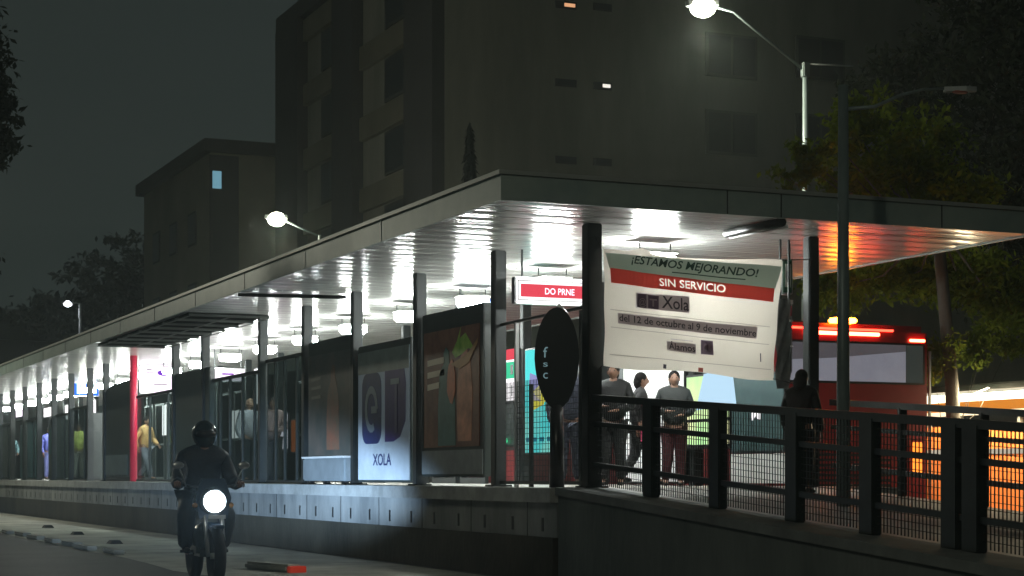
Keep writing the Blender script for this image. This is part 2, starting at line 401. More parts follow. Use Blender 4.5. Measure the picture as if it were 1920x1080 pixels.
def panel_far(name, px0, px1, py0, py1, m, label, cat, frame=True, t=FX, th=.05, group=None):
    (a0, Ya_), (a1, Yb_) = rx(px0, t), rx(px1, t); Ym = (Ya_ + Yb_) / 2
    z0, z1 = zat(py1, Ym), zat(py0, Ym); z0 = max(z0, PF + .0)
    e = empty(name, (t, (a0 + a1) / 2, z0), 0, label, cat, group); hy = abs(a0 - a1) / 2; H = z1 - z0
    b = MB()
    if frame: b.box(0, th, -hy, hy, 0, H, .008); b.build('casing', M['black'], e)
    b = MB(); ins = .03 if frame else 0; b.box(-.006, .0 if frame else th, -hy + ins, hy - ins, ins, H - ins); fobj = b.build('face', m, e)
    e['hy'] = hy; e['H'] = H
    return e
e = panel_far('screen', 984, 1040, 650, 852, M['cyan'], 'glowing cyan advertising screen behind the dark oval sign', 'screen')
hy, H = e['hy'], e['H']
b = MB(); b.prism([(0, 0), (.5, .1), (.75, .35), (.4, .42), (.1, .3)], (-.006, hy * .6, H * .40), RU, RV, RN, .004); b.build('picture_patch', emis('yellow_patch', (.9, .85, .1), .9), e)
TP = emis('teal_print', (.02, .35, .5), .6)
for k in range(5): b = MB(); b.box(-.011, -.0065, hy * .85 - .25 * k - .14, hy * .85 - .25 * k, H * .12, H * .16); b.build('printed_word', TP, e)
b = MB(); b.prism([(0, 0), (.45, -.05), (.5, .3), (.05, .4)], (-.006, hy * .7, H * .52), RU, RV, RN, .004); b.build('picture_patch', emis('lilac_patch', (.45, .45, .9), .7), e)
e = panel_far('poster_board', 1286, 1369, 700, 842, M['limeglow'], 'lime green and yellow backlit poster below the banner', 'poster')
hy, H = e['hy'], e['H']
b = MB(); b.prism([(0, 0), (1.0, .05), (.9, .5), (.2, .45)], (-.006, hy * .5, H * .52), RU, RV, RN, .004); b.build('picture_patch', emis('sky_patch', (.55, .8, 1.0), 1.0), e)
b = MB(); b.box(-.03, -.0065, -hy, hy, H * .36, H * .40); b.box(-.03, -.0065, -hy, hy, H * .02, H * .06); b.build('cross_bar', M['black'], e)
e = panel_far('service_cabinet', 1371, 1472, 700, 850, M['teal'], 'dark teal panel with a small white mark under the banner', 'cabinet')
text_on('mark', 'M', (-.006, .12, e['H'] * .42), RU, RV, RN, .20, .13, M['whiteglow'], e, .02)
panel_far('counter', 1371, 1474, 851, 906, mat('counter_white', (.75, .75, .72), .4, var=.05, emit=(1, 1, .97), es=.0), 'low white counter front under the dark teal panel', 'counter', frame=False, th=.3)
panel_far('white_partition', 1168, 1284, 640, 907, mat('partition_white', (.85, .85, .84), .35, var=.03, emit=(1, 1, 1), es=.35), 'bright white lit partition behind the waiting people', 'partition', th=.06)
# second board column: red topped notice board, cabinet with green lamp, red bin
e = panel_far('notice_board', 940, 972, 655, 755, M['whiteglow'], 'white notice board with a red header and green print', 'notice board')
hy, H = e['hy'], e['H']
b = MB(); b.box(-.014, -.0065, -hy, hy, H * .80, H); b.build('header', M['redglow'], e)
b = MB(); b.box(-.014, -.0065, -hy * .95, hy * .95, H * .45, H * .76); b.build('print_area', emis('green_print', (.08, .85, .45), .8), e)
b = MB(); [b.box(-.019, -.0145, hy * .6 - k * hy * .8 - .1, hy * .6 - k * hy * .8, H * .52, H * .7) for k in range(2)]; [b.box(-.019, -.0145, hy * .6 - k * hy * .9 - .04, hy * .6 - k * hy * .9, H * .12, H * .32) for k in range(2)]
b.build('print_marks', M['dark'], e)
e = panel_far('card_machine', 938, 974, 757, 838, M['dark'], 'dark card machine with a small green lamp', 'card machine')
b = MB(); b.ball((-.03, e['hy'] * .35, .10), .055); b.build('indicator_lamp', M['greenled'], e)
panel_far('red_cabinet', 938, 972, 840, 905, M['redpaint'], 'low red cabinet under the card machine', 'cabinet', th=.25)
# hung line signs
def hang_sign(px0, px1, py0, py1, a, label, faces, group='lit line signs hung under the canopy'):
    """sign across the platform in the plane y = a"""
    (x0, Ya_), (x1, Yb_) = on_y(px0, a), on_y(px1, a); Y = (Ya_ + Yb_) / 2
    z0, z1 = zat(py1, Y), zat(py0, Y)
    e = empty('line_sign', ((x0 + x1) / 2, a, z0), 0, label, 'sign', group); hw = (x1 - x0) / 2; H = z1 - z0
    b = MB(); b.box(-hw, hw, 0, .12, 0, H, .01); b.build('casing', M['bright_steel'], e)
    b = MB(); b.box(-hw + .02, hw - .02, -.006, 0, .02, H - .02); b.build('face', faces[0], e)
    b = MB(); [b.box(s * hw * .8 - .01, s * hw * .8 + .01, .05, .07, H, SOF - z0) for s in (-1, 1)]; b.build('hanger', M['steel'], e)
    return e, hw, H
e, hw, H = hang_sign(966, 1128, 522, 572, 2.3, 'white lit line sign with a red band beside the first tall post', [M['whiteglow']])
b = MB(); b.box(-hw * .88, hw * .88, -.012, -.0065, H * .26, H * .74); b.build('red_band', M['redglow'], e)
b = MB(); b.box(-hw * .95, hw * .95, -.010, -.0065, H * .84, H * .87); b.box(-hw * .95, hw * .95, -.010, -.0065, H * .13, H * .16); b.box(-hw * .95, -hw * .93, -.010, -.0065, H * .16, H * .84); b.build('border_line', M['dark'], e)
text_on('lettering', 'DO PRNE', (-hw * .33, -.012, H * .38), EU, EV, EN, hw * .68, H * .24, M['pinkglow'], e, .01)
e, hw, H = hang_sign(858, 942, 560, 587, 7.0, 'pale bluish lit line sign above the poster with the green leaf', [M['bluewhite']])
b = MB(); b.box(-hw, hw, -.012, -.0065, H * .80, H); b.box(-hw, -hw * .93, -.012, -.0065, 0, H * .8); b.build('border_line', emis('violet_line', (.12, .16, .75), .7), e)
e, hw, H = hang_sign(397, 460, 690, 716, 20.9, 'pinkish white lit line sign right of the dark green board', [M['pinkglow']])
b = MB(); b.box(-hw * .4, hw * .3, -.012, -.0065, H * .5, H * .62); b.build('logo', emis('violet_logo', (.3, .05, .6), .9), e)
e, hw, H = hang_sign(262, 326, 684, 738, 27.5, 'large pinkish white line sign with a violet mark behind the red post', [M['pinkglow']])
b = MB(); b.ball((hw * .38, -.008, H * .72), hw * .36, .006, H * .10); b.build('logo', emis('violet_logo', (.25, .06, .75), .9), e)
b = MB(); b.box(-hw * .6, -hw * .3, -.012, -.0065, H * .80, H * .84); b.box(-hw * .6, -hw * .2, -.012, -.0065, H * .7, H * .73); b.box(-hw * .2, hw * .6, -.012, -.0065, H * .3, H * .33); b.build('print_lines', M['dark'], e)
e, hw, H = hang_sign(138, 186, 690, 743, 37.0, 'bright blue and white lit sign far along the platform', [M['blueglow']])
b = MB(); b.box(-hw * .75, -hw * .05, -.012, -.0065, H * .08, H * .62); b.box(hw * .1, hw * .32, -.012, -.0065, H * .05, H * .6); b.box(-hw * .6, -hw * .1, -.012, -.0065, H * .75, H * .98); b.box(hw * .4, hw * .8, -.012, -.0065, H * .1, H * .5); b.build('white_symbols', M['bluewhite'], e)
# small hung plates behind the banner's right edge
e, hw, H = hang_sign(1466, 1487, 485, 552, 0.55, 'narrow dark green sign plate beside the banner', [mat('green_plate', (.03, .12, .07), .4)], None)
b = MB(); b.box(-hw * .5, hw * .5, -.012, -.0065, H * .2, H * .85); b.build('plate_panel', M['white'], e)
b = MB(); b.ball((0, -.014, H * .5), hw * .28, .006, H * .2); b.build('emblem', M['black'], e)

# doors and bright slots on the far side, farther along
k = 0
for (px0, px1, py0, py1, mm, lab) in (
        (500, 540, 775, 845, 'pinkglow', 'pinkish lit panel behind the glazed bay with thin bars'),
        (429, 449, 768, 824, 'whiteglow', 'tall white lit panel beside the dark green board'),
        (304, 313, 758, 818, 'whiteglow', 'slim white lit panel right of the red post'),
        (168, 180, 750, 792, 'whiteglow', 'short white lit slot under the blue sign'),
        (122, 135, 758, 798, 'whiteglow', 'short white lit slot left of the blue sign'),
        (82, 106, 762, 782, 'whiteglow', 'small white double bar sign near the left end'),
        (30, 52, 760, 782, 'pinkglow', 'small pale pink lit sign near the left end'),
        (476, 484, 690, 760, 'whiteglow', 'slim upright white light beside the sixth post'),
        (546, 560, 785, 850, 'orangeglow', 'orange lit panel beside the dark poster')):
    if mm == 'orangeglow': M.setdefault('orangeglow', emis('orange_lightbox', (1.0, .25, .06), .55))
    panel_far('light_panel', px0, px1, py0, py1, M[mm], lab, 'light panel', group='lit panels on the far side of the platform')
# dark door leaves on the far side with glass
def far_door(a, wd=1.1):
    e = empty('platform_door', (FX + .02, a, PF))
    b = MB(); b.box(-.03, .03, -wd / 2, -wd / 2 + .06, 0, 2.15); b.box(-.03, .03, wd / 2 - .06, wd / 2, 0, 2.15); b.box(-.03, .03, -wd / 2 + .06, wd / 2 - .06, 2.09, 2.15); b.box(-.03, .03, -wd / 2 + .06, wd / 2 - .06, 0, .10); b.box(-.03, .03, -wd / 2 + .06, wd / 2 - .06, .98, 1.03)
    b.build('frame', M['steel'], e)
    b = MB(); b.box(-.006, .006, -wd / 2 + .06, wd / 2 - .06, .10, .98); b.box(-.006, .006, -wd / 2 + .06, wd / 2 - .06, 1.03, 2.09); b.build('pane', M['glass_dark'], e)
    return e
D0 = None
for a in [10.0, 11.3, 12.7, 15.0, 16.3, 18.0, 19.4, 24.6, 26.0, 28.5, 30.2, 31.8, 33.2, 34.6, 38.2, 39.5, 41.0, 42.3]:
    if D0 is None: D0 = far_door(a); o = D0
    else: o = copy_tree(D0); o.location = (FX + .02, a, PF)
    tag(o, 'dark framed glass platform door on the far side of the station', 'door', 'glass doors on the far side of the platform')

# ================================================================== road side bays
def road_panel(name, a_hi, a_lo, z0, z1, label, cat, casing='dark', t=-0.02, th=.10):
    """upright board between posts; picture-left end at a_hi, right end at a_lo"""
    e = empty(name, (t, (a_hi + a_lo) / 2, z0), 0, label, cat); hw = (a_hi - a_lo) / 2; H = z1 - z0
    b = MB(); b.box(0, th, -hw, hw, 0, H, .01); b.build('casing', M[casing], e)
    return e, hw, H
PA = mat('poster_maroon', (.16, .06, .04), .35, col2=(.36, .17, .10), vscale=1.6, vpos=(.4, .7))
# --- poster A with figures and a green leaf
e, hw, H = road_panel('advert_panel', 5.18, 3.02, 1.14, 3.30, 'tall brown advert poster with two figures, pale lines of print and a green leaf', 'advert')
b = MB(); b.box(-.012, -.0005, -hw + .12, hw - .1, .38, H - .25); b.build('poster', PA, e)
b = MB(); b.box(-.012, -.0005, -hw + .02, hw - .02, .03, .34); b.build('lower_panel', mat('grey_plate', (.22, .24, .24), .4, var=.2), e)
def patch(e, name, poly, m, y, z, d=.012, th=.004): b = MB(); b.prism(poly, (-d, y, z), RU, RV, RN, th); return b.build(name, m, e)
def blob(w_, h_, n=14, j=.12, sd=1):
    rr = random.Random(sd); return [(w_ / 2 * math.cos(2 * PI * i / n) * (1 + rr.uniform(-j, j)) + w_ / 2, h_ / 2 * math.sin(2 * PI * i / n) * (1 + rr.uniform(-j, j)) + h_ / 2) for i in range(n)]
FIG = mat('printed_skin', (.62, .27, .16), .4, var=.35, vscale=3); FIGT = mat('printed_teal', (.08, .20, .18), .4, var=.3, vscale=2)
patch(e, 'printed_figure', [(0, 0), (.62, 0), (.60, .55), (.48, 1.0), (.40, 1.08), (.38, 1.22), (.28, 1.28), (.20, 1.20), (.20, 1.06), (.06, .95), (.0, .5)], FIGT, .45, .40)
patch(e, 'printed_figure', [(0, 0), (.45, 0), (.50, .6), (.42, 1.02), (.32, 1.12), (.31, 1.30), (.22, 1.36), (.15, 1.28), (.15, 1.12), (.02, 1.0), (-.04, .5)], FIG, -.25, .45)
patch(e, 'printed_figure', blob(.30, .55, sd=4), mat('printed_coral', (.65, .22, .12), .4, var=.3), .12, .95, .017)
patch(e, 'printed_leaf', [(0, 0), (.18, .14), (.30, .30), (.26, .16), (.46, .22), (.62, .10), (.78, -.02), (.55, .02), (.35, -.04), (.12, -.08)], mat('printed_green', (.22, .50, .06), .4, col2=(.50, .70, .16), vscale=8), -.05, 1.60, .013)
patch(e, 'printed_hat', [(0, 0), (.30, .05), (.62, .12), (.92, .28), (.9, .22), (.60, -.02), (.3, -.08)], mat('printed_straw', (.50, .28, .12), .5, var=.3), -.02, 1.45, .018)
PR = mat('printed_cream', (.75, .65, .50), .5)
for i, (wd, zz) in enumerate(((.62, 1.46), (.62, 1.30), (.46, 1.14))):
    patch(e, 'printed_line', [(0, 0), (wd, .02), (wd, .10), (0, .08)], PR, hw - .24, zz)
# --- poster B with the two logos
PB = mat('poster_pale_blue', (.42, .47, .50), .3, col2=(.60, .66, .72), vscale=1.2, emit=(.5, .7, 1.0), es=0.03)
e, hw, H = road_panel('map_panel', 7.86, 5.62, 1.06, 3.05, 'pale blue grey panel with two big dark blue logos and the word XOLA', 'information panel')
b = MB(); b.box(-.012, -.0005, -hw + .03, hw - .03, .03, H - .10); b.build('poster', PB, e)
b = MB(); b.box(-.017, -.0125, -hw + .03, hw - .03, H - .42, H - .10); b.build('header', mat('header_grey', (.24, .29, .27), .4, var=.2), e)
NB = mat('navy_print', (.035, .05, .17), .35, var=.25); LB = mat('pale_print', (.32, .38, .44), .35)
patch(e, 'logo', rrect(.84, 1.02, .2), NB, hw - .22, .55)
patch(e, 'logo_swirl', [(.42 + .28 * math.cos(R(a)), .50 + .34 * math.sin(R(a))) for a in range(0, 320, 20)] + [(.42 + .18 * math.cos(R(a)), .50 + .23 * math.sin(R(a))) for a in range(300, -20, -20)], LB, hw - .22, .55, .0165)
patch(e, 'logo_bar', [(.42, .44), (.66, .44), (.66, .54), (.42, .54)], LB, hw - .22, .55, .0175)
patch(e, 'logo', [(0, 0), (.35, 0), (.62, .06), (.84, .28), (.86, .80), (.78, 1.04), (.0, 1.04)], mat('violet_print', (.06, .035, .18), .35, var=.25), -.10, .57)
patch(e, 'logo_stroke', [(.25, .80), (.60, .80), (.60, .88), (.25, .88)], LB, -.10, .57, .0165); patch(e, 'logo_stroke', [(.42, .12), (.52, .12), (.52, .80), (.42, .80)], mat('lilac_print', (.12, .10, .22), .35), -.10, .57, .0175)
text_on('lettering', 'XOLA', (-.013, .42, .24), RU, RV, RN, .78, .17, NB, e, .01)
# --- panel C, dark poster with a pale lower box
e, hw, H = road_panel('advert_panel', 10.36, 8.14, 1.30, 3.27, 'dark faded advert poster with a faint reddish figure above a pale metal box', 'advert')
b = MB(); b.box(-.012, -.0005, -hw + .05, hw - .05, .1, H - .22); b.build('poster', mat('poster_dark', (.05, .07, .065), .35, col2=(.15, .12, .10), vscale=1.5), e)
patch(e, 'printed_figure', [(0, 0), (.62, 0), (.60, .75), (.50, 1.0), (.42, 1.12), (.40, 1.28), (.28, 1.32), (.22, 1.2), (.2, 1.04), (.06, .9), (.0, .5)], mat('faded_red', (.28, .11, .07), .4, col2=(.12, .12, .085), vscale=3), .10, .25)
for zz in (1.05, 1.2, 1.34): patch(e, 'printed_line', [(0, 0), (.5, .02), (.5, .07), (0, .05)], mat('faded_print', (.18, .19, .16), .5), hw - .2, zz)
bx = empty('metal_box', (-.02, 9.25, PF + .0), 0, 'pale metal box on the platform edge under the dark faded poster', 'box')
b = MB(); b.box(-.12, .22, -1.08, 1.02, .05, .40, .02); b.build('body', mat('pale_metal', (.32, .36, .38), .35, .3, var=.15), bx)
b = MB(); b.box(-.14, .23, -1.10, 1.04, .40, .43, .008); b.build('lid', M['white'], bx)
b = MB(); [b.box(-.08, .0, yy, yy + .12, 0, .05) for yy in (-.95, -.05, .8)]; b.build('foot', M['black'], bx)
# --- dark green board and arched board farther along
b_hi, b_lo = on_x(330, 0)[0], on_x(396, 0)[0]
e, hw, H = road_panel('information_board', b_hi, b_lo, 1.55, 3.25, 'plain dark green board between two posts behind the motorcyclist', 'board')
b = MB(); b.box(-.012, -.0005, -hw + .04, hw - .04, .04, H - .04); b.build('face', mat('dark_green', (.025, .04, .032), .4, var=.3, vscale=1), e)
b = MB(); [b.box(.02, .08, s * (hw - .05) - .03, s * (hw - .05) + .03, PF - 1.55, 0) for s in (-1, 1)]; b.build('leg', M['steel'], e)
b_hi, b_lo = on_x(196, 0)[0], on_x(246, 0)[0]; hw = (b_hi - b_lo) / 2; mid = (b_hi + b_lo) / 2
e = empty('arched_board', (-.02, mid, PF), 0, 'dark board with a rounded top corner left of the red post', 'board')
poly = [(-hw, .1), (hw, .1), (hw, 2.35)] + [(-hw + 1.2 - 1.2 * math.sin(R(q)), 1.95 + .35 * math.cos(R(q))) for q in range(0, 91, 15)]
b = MB(); b.prism(poly, (.08, 0, 0), RU, RV, RN, .08); b.build('panel', M['dark'], e)
b = MB(); b.prism([(-hw + .1, .15), (hw - .3, .15), (hw - .3, .62), (-hw + .1, .62)], (-.001, 0, 0), RU, RV, RN, .012); b.build('lower_panel', mat('grey_teal', (.10, .13, .13), .4, var=.2), e)
b = MB(); b.box(-.01, .08, -hw, hw, 0, .1); b.build('base', M['steel'], e)
# --- glazed bays: mullions + glass
def glazed(a0, a1, bars, lab, ztop=3.2, gm='glass'):
    e = empty('glazed_screen', (0.05, (a0 + a1) / 2, PF), 0, lab, 'glass screen', 'glazed screens between the road side posts'); c = (a0 + a1) / 2
    for a in bars:
        b = MB(); b.box(-.025, .025, a - c - .022, a - c + .022, 0.05, ztop - PF); b.build('mullion', M['steel'], e)
    b = MB(); b.box(-.03, .03, a0 - c, a1 - c, ztop - PF, ztop - PF + .06); b.build('head_rail', M['steel'], e)
    b = MB(); b.box(-.03, .03, a0 - c, a1 - c, 0.0, .05); b.build('sill_rail', M['steel'], e)
    b = MB(); b.box(-.004, .004, a0 - c + .01, a1 - c - .01, .05, ztop - PF - .005); b.build('pane', M[gm], e)
glazed(10.59, 13.01, [11.2, 11.9, 12.45], 'glass screen with thin dark bars right of the sixth post', 3.1, 'glass_dark')
glazed(13.19, 17.1, [13.8, 14.6, 15.5, 16.2], 'glass screen with thin dark bars between the sixth post and the dark green board', 2.95, 'glass_dark')
glazed(19.8, 23.7, [20.6, 22.4], 'glass screen right of the red post', 2.9)
glazed(29.3, 31.8, [30.2], 'glass screen under the blue lit sign', 2.9, 'glass_dark')
glazed(32.0, 34.5, [33.2], 'dark glass screen left of the blue lit sign', 2.8, 'glass_dark')
glazed(37.3, 39.8, [38.5], 'dark glass screen near the left end, right one', 2.8, 'glass_dark')
glazed(42.6, 45.1, [43.8], 'dark glass screen near the left end, left one', 2.8, 'glass_dark')
for (a, wd, lab, mm) in ((30.3, 1.0, 'dark door-high cabinet under the blue sign', 'dark'), (36.0, 1.0, 'dark cabinet left of the yellow-dressed person', 'dark'), (41.2, 1.4, 'grey teal cabinet near the left end', 'teal'), (46.6, 1.5, 'brownish cabinet at the far left end', 'bark')):
    e = empty('platform_cabinet', (.35, a, PF), 0, lab, 'cabinet'); b = MB(); b.box(-.2, .2, -wd / 2, wd / 2, .06, 1.75, .02); b.build('body', M[mm], e)
    b = MB(); b.box(-.215, -.2005, -wd / 2 + .08, wd / 2 - .08, .75, 1.5); b.build('door', M['teal'], e)
    b = MB(); b.box(-.17, .17, -wd / 2 + .05, wd / 2 - .05, 0, .06); b.build('base', M['black'], e)

# ---- wire mesh screen in the first bay (between the first two posts)
def mesh_panel(mb, y0, y1, zf, z_lo, z_hi, x, step=.042, r=.0035):
    """bars in the plane x; zf(y) = base height"""
    n = max(2, int(abs(y1 - y0) / step))
    for k in range(1, n):
        y = y0 + (y1 - y0) * k / n; mb.box(x - r, x + r, y - r, y + r, zf(y) + z_lo, zf(y) + z_hi)
    m_ = int((z_hi - z_lo) / .06)
    for k in range(1, m_):
        z = z_lo + (z_hi - z_lo) * k / m_; a, b2 = zf(y0) + z, zf(y1) + z; q = .0028
        mb.add([(x - q, y0, a - q), (x + q, y0, a - q), (x + q, y0, a + q), (x - q, y0, a + q), (x - q, y1, b2 - q), (x + q, y1, b2 - q), (x + q, y1, b2 + q), (x - q, y1, b2 + q)],
               [(0, 1, 2, 3), (7, 6, 5, 4), (0, 4, 5, 1), (1, 5, 6, 2), (2, 6, 7, 3), (3, 7, 4, 0)])
e = empty('mesh_screen', (0, 0, 0), 0, 'waist high wire mesh screen between the first two tall posts', 'railing')
b = MB(); mesh_panel(b, .25, 2.4, lambda y: PF, .06, 1.25, 0.0); b.build('mesh', M['fence'], e)
b = MB(); b.box(-.025, .025, .1, 2.5, PF + .03, PF + .07); b.build('bottom_rail', M['fence'], e)
for a in (.26, 1.0, 1.62, 2.05):
    b = MB(); b.box(-.022, .022, a - .022, a + .022, PF, PF + (1.95 if a in (.26, 2.05) else 1.2)); b.build('mullion', M['bright_steel'] if a == 2.05 else M['fence'], e)

# ---- dark oval sign on a stem
ox, oy = -0.25, 0.0
oy, OY = on_x(1044, -0.28)
e = empty('oval_sign', (-.28, oy, PF), 0, 'tall dark oval sign on a stem with pale script letters at the platform edge', 'sign')
top = zat(577, OY) - PF; bot = zat(768, OY) - PF; cz = (top + bot) / 2; hh = (top - bot) / 2; hw_ = .245
ov = []
for i in range(36):
    a = 2 * PI * i / 36; s_ = math.sin(a); ov.append((hw_ * math.cos(a) * (1 - .10 * max(0, -s_)), hh * s_))
cu = Vector((CT, -ST, 0)); cn = Vector((-ST, -CT, 0))
b = MB(); b.prism([(u, v + cz) for u, v in ov], Vector((0, 0, 0)) - cn * .05, cu, (0, 0, 1), cn, .10); b.build('sign_disc', mat('sign_black', (.012, .017, .020), .3, var=.3, vscale=2), e)
b = MB(); b.tube([(0, 0, 0), (0, 0, bot + .05)], [.085, .07], 12); b.build('stem', M['black'], e)
b = MB(); b.tube([cu * -.03 + Vector((0, 0, top - .05)), cu * .02 + Vector((0, 0, top + .02)), cu * .12 + Vector((0, 0, top - .08))], [.02, .03, .02], 8); b.build('top_bracket', M['bright_steel'], e)
SW = emis('script_print', (.45, .75, .8), .28)
for (s, zz, hgt) in (('f', .17, .12), ('s', .07, .07), ('c', -.06, .10)):
    text_on('lettering', s, cu * -.15 + cn * .05 + Vector((0, 0, cz + zz - .16)), cu, (0, 0, 1), cn, .05, hgt, SW, e, .0, .004)

# ================================================================== banner on the ramp end
BP = -0.16
def bp(px, py, lift=0.0):
    x, Y = on_y(px, BP); z = zat(py, Y)
    wv = .035 * math.sin(2.1 * x + 1.3 * z + .6) + .012 * math.sin(7.5 * x - 3.0 * z) + .010 * math.sin(11 * z + 2.5 * x) + .02 * math.exp(-((x - .55 - (3.3 - z) * .55) / .09) ** 2)
    return (x, BP + wv - lift, z)
def bquad(name, c, m, parent, lift, nx=40, ny=24, ragged=False):
    """c: TL,TR,BR,BL pixels"""
    vv = []; ff = []
    for j in range(ny + 1):
        v = j / ny
        for i in range(nx + 1):
            u = i / nx
            px = (c[0][0] * (1 - u) + c[1][0] * u) * (1 - v) + (c[3][0] * (1 - u) + c[2][0] * u) * v
            py = (c[0][1] * (1 - u) + c[1][1] * u) * (1 - v) + (c[3][1] * (1 - u) + c[2][1] * u) * v
            if ragged: py += (1 - v) ** 4 * (-9 * math.exp(-((u - .22) / .05) ** 2) + 7 * math.sin(PI * u) ** 2) + v ** 4 * 3 * math.sin(9 * u)
            vv.append(bp(px, py, lift))
    for j in range(ny):
        for i in range(nx):
            k = j * (nx + 1) + i; ff.append((k + nx + 1, k + nx + 2, k + 1, k))
    b = MB(); b.add(vv, ff, True); return b.build(name, m, parent)
bm_ = bpy.data.materials.new('banner_vinyl'); bm_.use_nodes = True; nt = bm_.node_tree; pb = nt.nodes['Principled BSDF']
pb.inputs['Base Color'].default_value = (.76, .71, .64, 1); pb.inputs['Roughness'].default_value = .45
tr = nt.nodes.new('ShaderNodeBsdfTranslucent'); tr.inputs['Color'].default_value = (.60, .55, .48, 1); mx = nt.nodes.new('ShaderNodeMixShader'); mx.inputs['Fac'].default_value = .5
nt.links.new(pb.outputs[0], mx.inputs[1]); nt.links.new(tr.outputs[0], mx.inputs[2]); nt.links.new(mx.outputs[0], nt.nodes['Material Output'].inputs['Surface'])
def print_mat(name, col, tcol=None):
    m = bpy.data.materials.new(name); m.use_nodes = True; nt = m.node_tree; p = nt.nodes['Principled BSDF']; p.inputs['Base Color'].default_value = (*col, 1); p.inputs['Roughness'].default_value = .45
    t2 = nt.nodes.new('ShaderNodeBsdfTranslucent'); t2.inputs['Color'].default_value = (*col, 1); m2 = nt.nodes.new('ShaderNodeMixShader'); m2.inputs['Fac'].default_value = .5
    nt.links.new(p.outputs[0], m2.inputs[1]); nt.links.new(t2.outputs[0], m2.inputs[2]); nt.links.new(m2.outputs[0], nt.nodes['Material Output'].inputs['Surface'])
    return m
bn = empty('banner', (0, 0, 0), 0, 'large white vinyl banner reading SIN SERVICIO Xola hung between the end posts', 'banner')
bquad('sheet', [(1130, 467), (1467, 487), (1452, 712), (1130, 686)], bm_, bn, 0, ragged=True)
bquad('top_field', [(1134, 474), (1465, 500), (1452, 543), (1140, 504)], print_mat('banner_mint', (.40, .50, .45)), bn, .004, ny=8)
def knockout_band():
    # red band printed round the letters, which stay the colour of the sheet (worked out in photo units, then laid on the cloth)
    nseg = 40; vv = []; ff = []
    for i in range(nseg + 1):
        u = i / nseg; x = 1141 + 310 * u; yt = -(503 + 38 * u); yb = -(531 + 35 * u)
        vv += [(x, yb, -1), (x, yt, -1), (x, yt, 1), (x, yb, 1)]
        if i:
            k = 4 * i
            for q in range(4): ff.append((k - 4 + q, k - 4 + (q + 1) % 4, k + (q + 1) % 4, k + q))
    ff += [(3, 2, 1, 0), (4 * nseg, 4 * nseg + 1, 4 * nseg + 2, 4 * nseg + 3)]
    me = bpy.data.meshes.new('red_band'); me.from_pydata(vv, [], ff); me.update()
    bm = bmesh.new(); bm.from_mesh(me); bmesh.ops.recalc_face_normals(bm, faces=bm.faces); bm.to_mesh(me); bm.free()
    ob = bpy.data.objects.new('red_band', me); C.objects.link(ob)
    cu = bpy.data.curves.new('t', 'FONT'); cu.body = 'SIN SERVICIO'; cu.size = 1; cu.offset = .012; cu.extrude = .2; cu.resolution_u = 3
    to = bpy.data.objects.new('t', cu); C.objects.link(to); bpy.context.view_layer.update()
    tm = bpy.data.meshes.new_from_object(to.evaluated_get(bpy.context.evaluated_depsgraph_get())); bpy.data.objects.remove(to)
    x0 = min(v.co.x for v in tm.vertices); x1 = max(v.co.x for v in tm.vertices)
    for v in tm.vertices:
        u = (v.co.x - x0) / (x1 - x0); v.co = Vector((1237 + 127 * u, -(535.5 + 12.5 * u) + v.co.y / .72 * 15, v.co.z * 20))
    bm = bmesh.new(); bm.from_mesh(tm); bmesh.ops.remove_doubles(bm, verts=bm.verts, dist=1e-4); bmesh.ops.recalc_face_normals(bm, faces=bm.faces); bm.to_mesh(tm); bm.free()
    tobj = bpy.data.objects.new('t2', tm); C.objects.link(tobj)
    md = ob.modifiers.new('b', 'BOOLEAN'); md.operation = 'DIFFERENCE'; md.solver = 'EXACT'; md.use_self = True; md.object = tobj
    bpy.context.view_layer.update()
    nm = bpy.data.meshes.new_from_object(ob.evaluated_get(bpy.context.evaluated_depsgraph_get()))
    bpy.data.objects.remove(ob); bpy.data.objects.remove(tobj)
    bm = bmesh.new(); bm.from_mesh(nm)
    bmesh.ops.delete(bm, geom=[f for f in bm.faces if not all(v.co.z > .9 for v in f.verts)], context='FACES')
    bmesh.ops.triangulate(bm, faces=bm.faces[:])
    for v in bm.verts: v.co = Vector(bp(v.co.x, -v.co.y, .012))
    bm.to_mesh(nm); bm.free(); nm.name = 'red_band'; nm.materials.clear(); nm.materials.append(print_mat('banner_red', (.68, .085, .07)))
    o = bpy.data.objects.new('red_band', nm); C.objects.link(o); o.parent = bn
knockout_band()
def btext(name, s, p0, p1, hpx, m, bold=0.0, shear=0.0, lift=.018):
    tv, tf = text_mesh(s, bold, shear)
    b = MB(); b.add([bp(p0[0] + u * (p1[0] - p0[0]), p0[1] + u * (p1[1] - p0[1]) - v / .72 * hpx, lift) for u, v in tv], tf); return b.build(name, m, bn)
INK = print_mat('ink_green', (.015, .05, .04)); WINK = mat('ink_white', (.95, .90, .85), .5); GINK = print_mat('ink_grey', (.06, .05, .07)); GBX = print_mat('grey_highlight', (.50, .44, .48)); PINK = print_mat('ink_violet', (.22, .17, .24))
btext('lettering', '¡ESTAMOS MEJORANDO!', (1182, 493), (1420, 520), 15, INK, .018, .25)
bquad('fine_print', [(1262, 509), (1398, 523), (1398, 525), (1262, 511)], INK, bn, .008, ny=1)
bquad('grey_highlight', [(1190, 549), (1293, 556), (1292, 587), (1190, 577)], GBX, bn, .006, ny=4, nx=20)
bquad('transport_symbol', [(1193, 551), (1211, 552), (1211, 578), (1193, 576)], PINK, bn, .012, ny=2, nx=4)
bquad('transport_symbol', [(1214, 553), (1235, 555), (1235, 580), (1214, 578)], PINK, bn, .012, ny=2, nx=4)
btext('lettering', '@', (1195, 572), (1209, 573), 13, GBX, .01, 0, .020)
btext('lettering', 'T', (1217, 574), (1231, 575), 14, GBX, .03, 0, .020)
btext('lettering', 'Xola', (1240, 577), (1290, 583), 23, GINK, .012)
